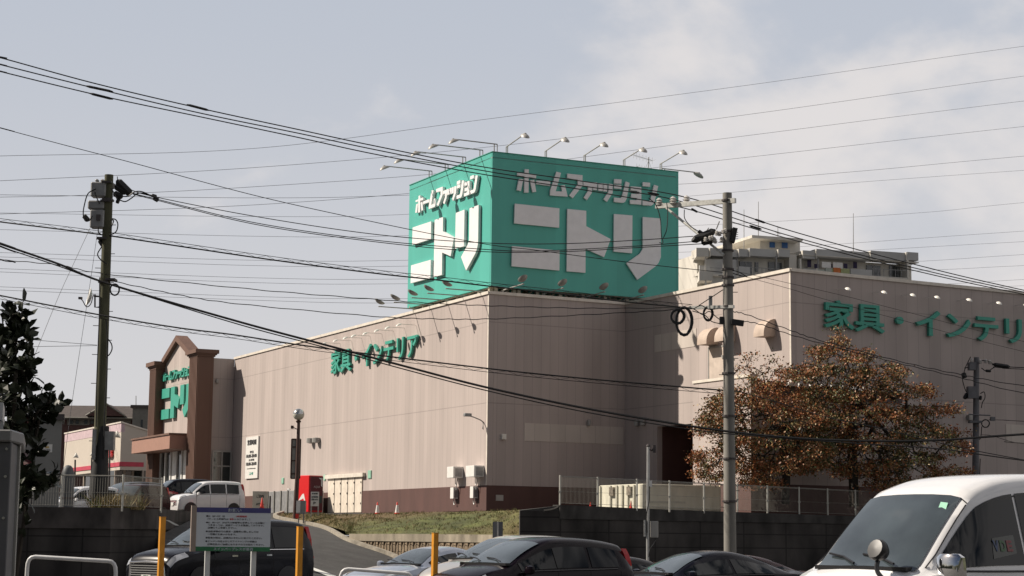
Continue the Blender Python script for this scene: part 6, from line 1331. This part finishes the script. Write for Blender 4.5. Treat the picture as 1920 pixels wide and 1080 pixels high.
def leaf(o, a, L2, w2, cur):
    mb.cur = cur; b = a.orthogonal().normalized(); b = Matrix.Rotation(rn.random() * 6.28, 3, a) @ b; c_ = a.cross(b)
    w2 *= 1.15; P_ = [o, o + a * L2 * .22 + b * w2 * .8 + c_ * w2 * .25, o + a * L2 * .68 + b * w2 + c_ * w2 * .1, o + a * L2 * 1.0 - c_ * w2 * .6, o + a * L2 * .68 - b * w2 + c_ * w2 * .1, o + a * L2 * .22 - b * w2 * .8 + c_ * w2 * .25, o + a * L2 * .5]
    mb.add(P_, [(0, 1, 6), (1, 2, 6), (2, 3, 6), (3, 4, 6), (4, 5, 6), (5, 0, 6)])
for pp in lf:
    for i, p in enumerate(pp):
        if i < 3: continue
        tip = i > len(pp) - 8
        for _ in range(1 if i % 2 else 2):
            a = Vector((rn.gauss(0, 1), rn.gauss(0, .7), rn.gauss(.5, .8))).normalized(); leaf(p, a, rn.uniform(.06, .12), rn.uniform(.016, .028), 0)
for _ in range(330):
    y = rn.triangular(640, 1010, 810); xr = 4 + 44 * math.sin(min(1, max(0, (y - 630) / 180)) * 1.57); x = rn.uniform(-25, xr * rn.uniform(.75, 1.05)); p = atY(x, y, bd_ + rn.gauss(0, .25))
    a = Vector((rn.gauss(0, 1), rn.gauss(0, .7), rn.gauss(0, .8))).normalized(); leaf(p, a, rn.uniform(.05, .11), rn.uniform(.018, .032), 1 if (790 < y < 900 and rn.random() < .3 and x > 35) else 0)
mb.build('foliage', BL, t, recalc=False)
# bare shrubs on the skyline left of the hut
rn = random.Random(9); t = thing('bare_shrub', 'bare twiggy shrub on the skyline behind the grey hut', 'shrub', atY(92, 800, 120)); mb = MB()
for k in range(60):
    x = rn.uniform(70, 104); h = 1 - abs(x - 90) / 30; mb.tube([atY(90 + (x - 90) * .4, 800, 120), atY(x, 790 - 8 * h, 120), atY(x + rn.gauss(0, 5), 785 - 20 * h * rn.random(), 120)], .02, 3)
mb.build('twigs', mat('twig_grey', (.16, .14, .13), .9), t)
# metal cabinet beside the viewer
cab = 8.0; MC = mat('cabinet_metal', (.12, .122, .13), .5, .35, .12, 5); MC2 = mat('cabinet_edge', (.55, .55, .52), .3, .7, .1, 6)
a = atY(22, 830, cab); b = atY(34, 830, cab + .28); bb_ = atY(35, 830, cab + 1.1); t = thing('metal_cabinet', 'large dented grey metal cabinet filling the lower left edge', 'cabinet', (a.x - .4, cab, 0)); zt_ = atY(20, 829, cab).z; zl = atY(20, 806, cab).z
MB().flat([(a.x - .8, cab), (a.x, cab), (b.x, b.y), (bb_.x, bb_.y), (a.x - .8, bb_.y)], 0, zt_, None).build('body', MC, t, bevel=.004)
MB().flat([(a.x - .82, cab - .03), (a.x + .005, cab - .03), (b.x + .03, b.y - .02), (bb_.x + .03, bb_.y + .02), (a.x - .82, bb_.y + .02)], zt_ + .001, zl, None).build('lid', mat('cabinet_lid', (.22, .22, .22), .5, .3, .1, 5), t, bevel=.006)
mb = MB()
for z in (zt_ - .03, zt_ - .15, zt_ - .33): mb.lathe([(.006, -.004), (.006, .004)], 8, Matrix.Translation((a.x - .02, cab - .004, z)) @ Matrix.Rotation(R(90), 4, 'X'))
mb.build('rivet', MC2, t); mb = MB().box(b.x - .004, b.x + .012, b.y - .005, b.y + .012, 0, zt_).build('edge_strip', MC2, t)
mb = MB(); mb.box(b.x - .03, b.x - .012, b.y - .03, b.y - .018, atY(30, 1075, cab).z, atY(30, 1062, cab).z); mb.build('lock', MC2, t)
a2 = atY(8, 760, cab + 1.5); t = thing('pale_cabinet', 'pale metal box corner above the large cabinet at the left edge', 'cabinet', (a2.x - .4, cab + 1.5, 0)); MB().flat([(a2.x - .8, cab + 1.5), (a2.x, cab + 1.5), (a2.x - .14, cab + 2), (a2.x - .8, cab + 2)], 0, atY(8, 790, cab + 1.5).z - .0).build('body', mat('cabinet_pale', (.42, .43, .43), .5, .1), t); MB().flat([(a2.x - .8, cab + 1.48), (a2.x + .0, cab + 1.48), (a2.x - .14, cab + 2.02), (a2.x - .8, cab + 2.02)], atY(8, 788, cab + 1.5).z, atY(8, 755, cab + 1.5).z).build('lid', mat('cabinet_pale_lid', (.50, .51, .52), .4), t)

# ---------------------------------------------------------- separate pieces that one could count
ONE = dict(posts='post', legs='leg', bands='pole_band', step_bolts='step_bolt', railing='railing', insulator_cover='insulator_cover', insulator='insulator', switch_box='switch_box', cable_loop='cable_loop', corner_trim='corner_trim', balcony='balcony', balcony_slab='balcony_slab', parapet='parapet', parapet_cap='parapet_cap', laundry='laundry', blue_window='blue_window', mullion='mullion', pillar='pillar', meter_box='meter_box', splice='splice', hinge='hinge', latch_plate='latch_plate', dock_post='dock_post', door_handle='door_handle', window_moulding='window_moulding', rivet='rivet', column='column', stepped_balcony='balcony', transformer_box='transformer_box', junction='junction', lamp_head='lamp_head', conduit='conduit')
def islands(me):
    par = list(range(len(me.vertices)))
    def fd(a):
        while par[a] != a: par[a] = par[par[a]]; a = par[a]
        return a
    for e in me.edges: a, b = fd(e.vertices[0]), fd(e.vertices[1]); par[a] = b
    gr = {}
    for p in me.polygons: gr.setdefault(fd(p.vertices[0]), []).append(p)
    return list(gr.values())
for o in [o for o in C.objects if o.type == 'MESH' and o.parent and o.name.split('.')[0] in ONE]:
    isl = islands(o.data); nm = ONE[o.name.split('.')[0]]
    if len(isl) < 2 or len(isl) > 60: continue
    for k, ps in enumerate(isl):
        ids = sorted({v for p in ps for v in p.vertices}); mp_ = {v: i for i, v in enumerate(ids)}; me = bpy.data.meshes.new(nm)
        me.from_pydata([tuple(o.data.vertices[v].co) for v in ids], [], [[mp_[v] for v in p.vertices] for p in ps])
        for q in o.data.materials: me.materials.append(q)
        me.polygons.foreach_set('use_smooth', [p.use_smooth for p in ps]); me.polygons.foreach_set('material_index', [p.material_index for p in ps])
        if ps[0].use_smooth: me.set_sharp_from_angle(angle=R(42))
        c = bpy.data.objects.new(nm, me); C.objects.link(c); c.parent = o.parent; c.matrix_basis = o.matrix_basis.copy()
    for ch in o.children: ch.parent = o.parent; ch.matrix_basis = o.matrix_basis @ ch.matrix_basis
    bpy.data.objects.remove(o)
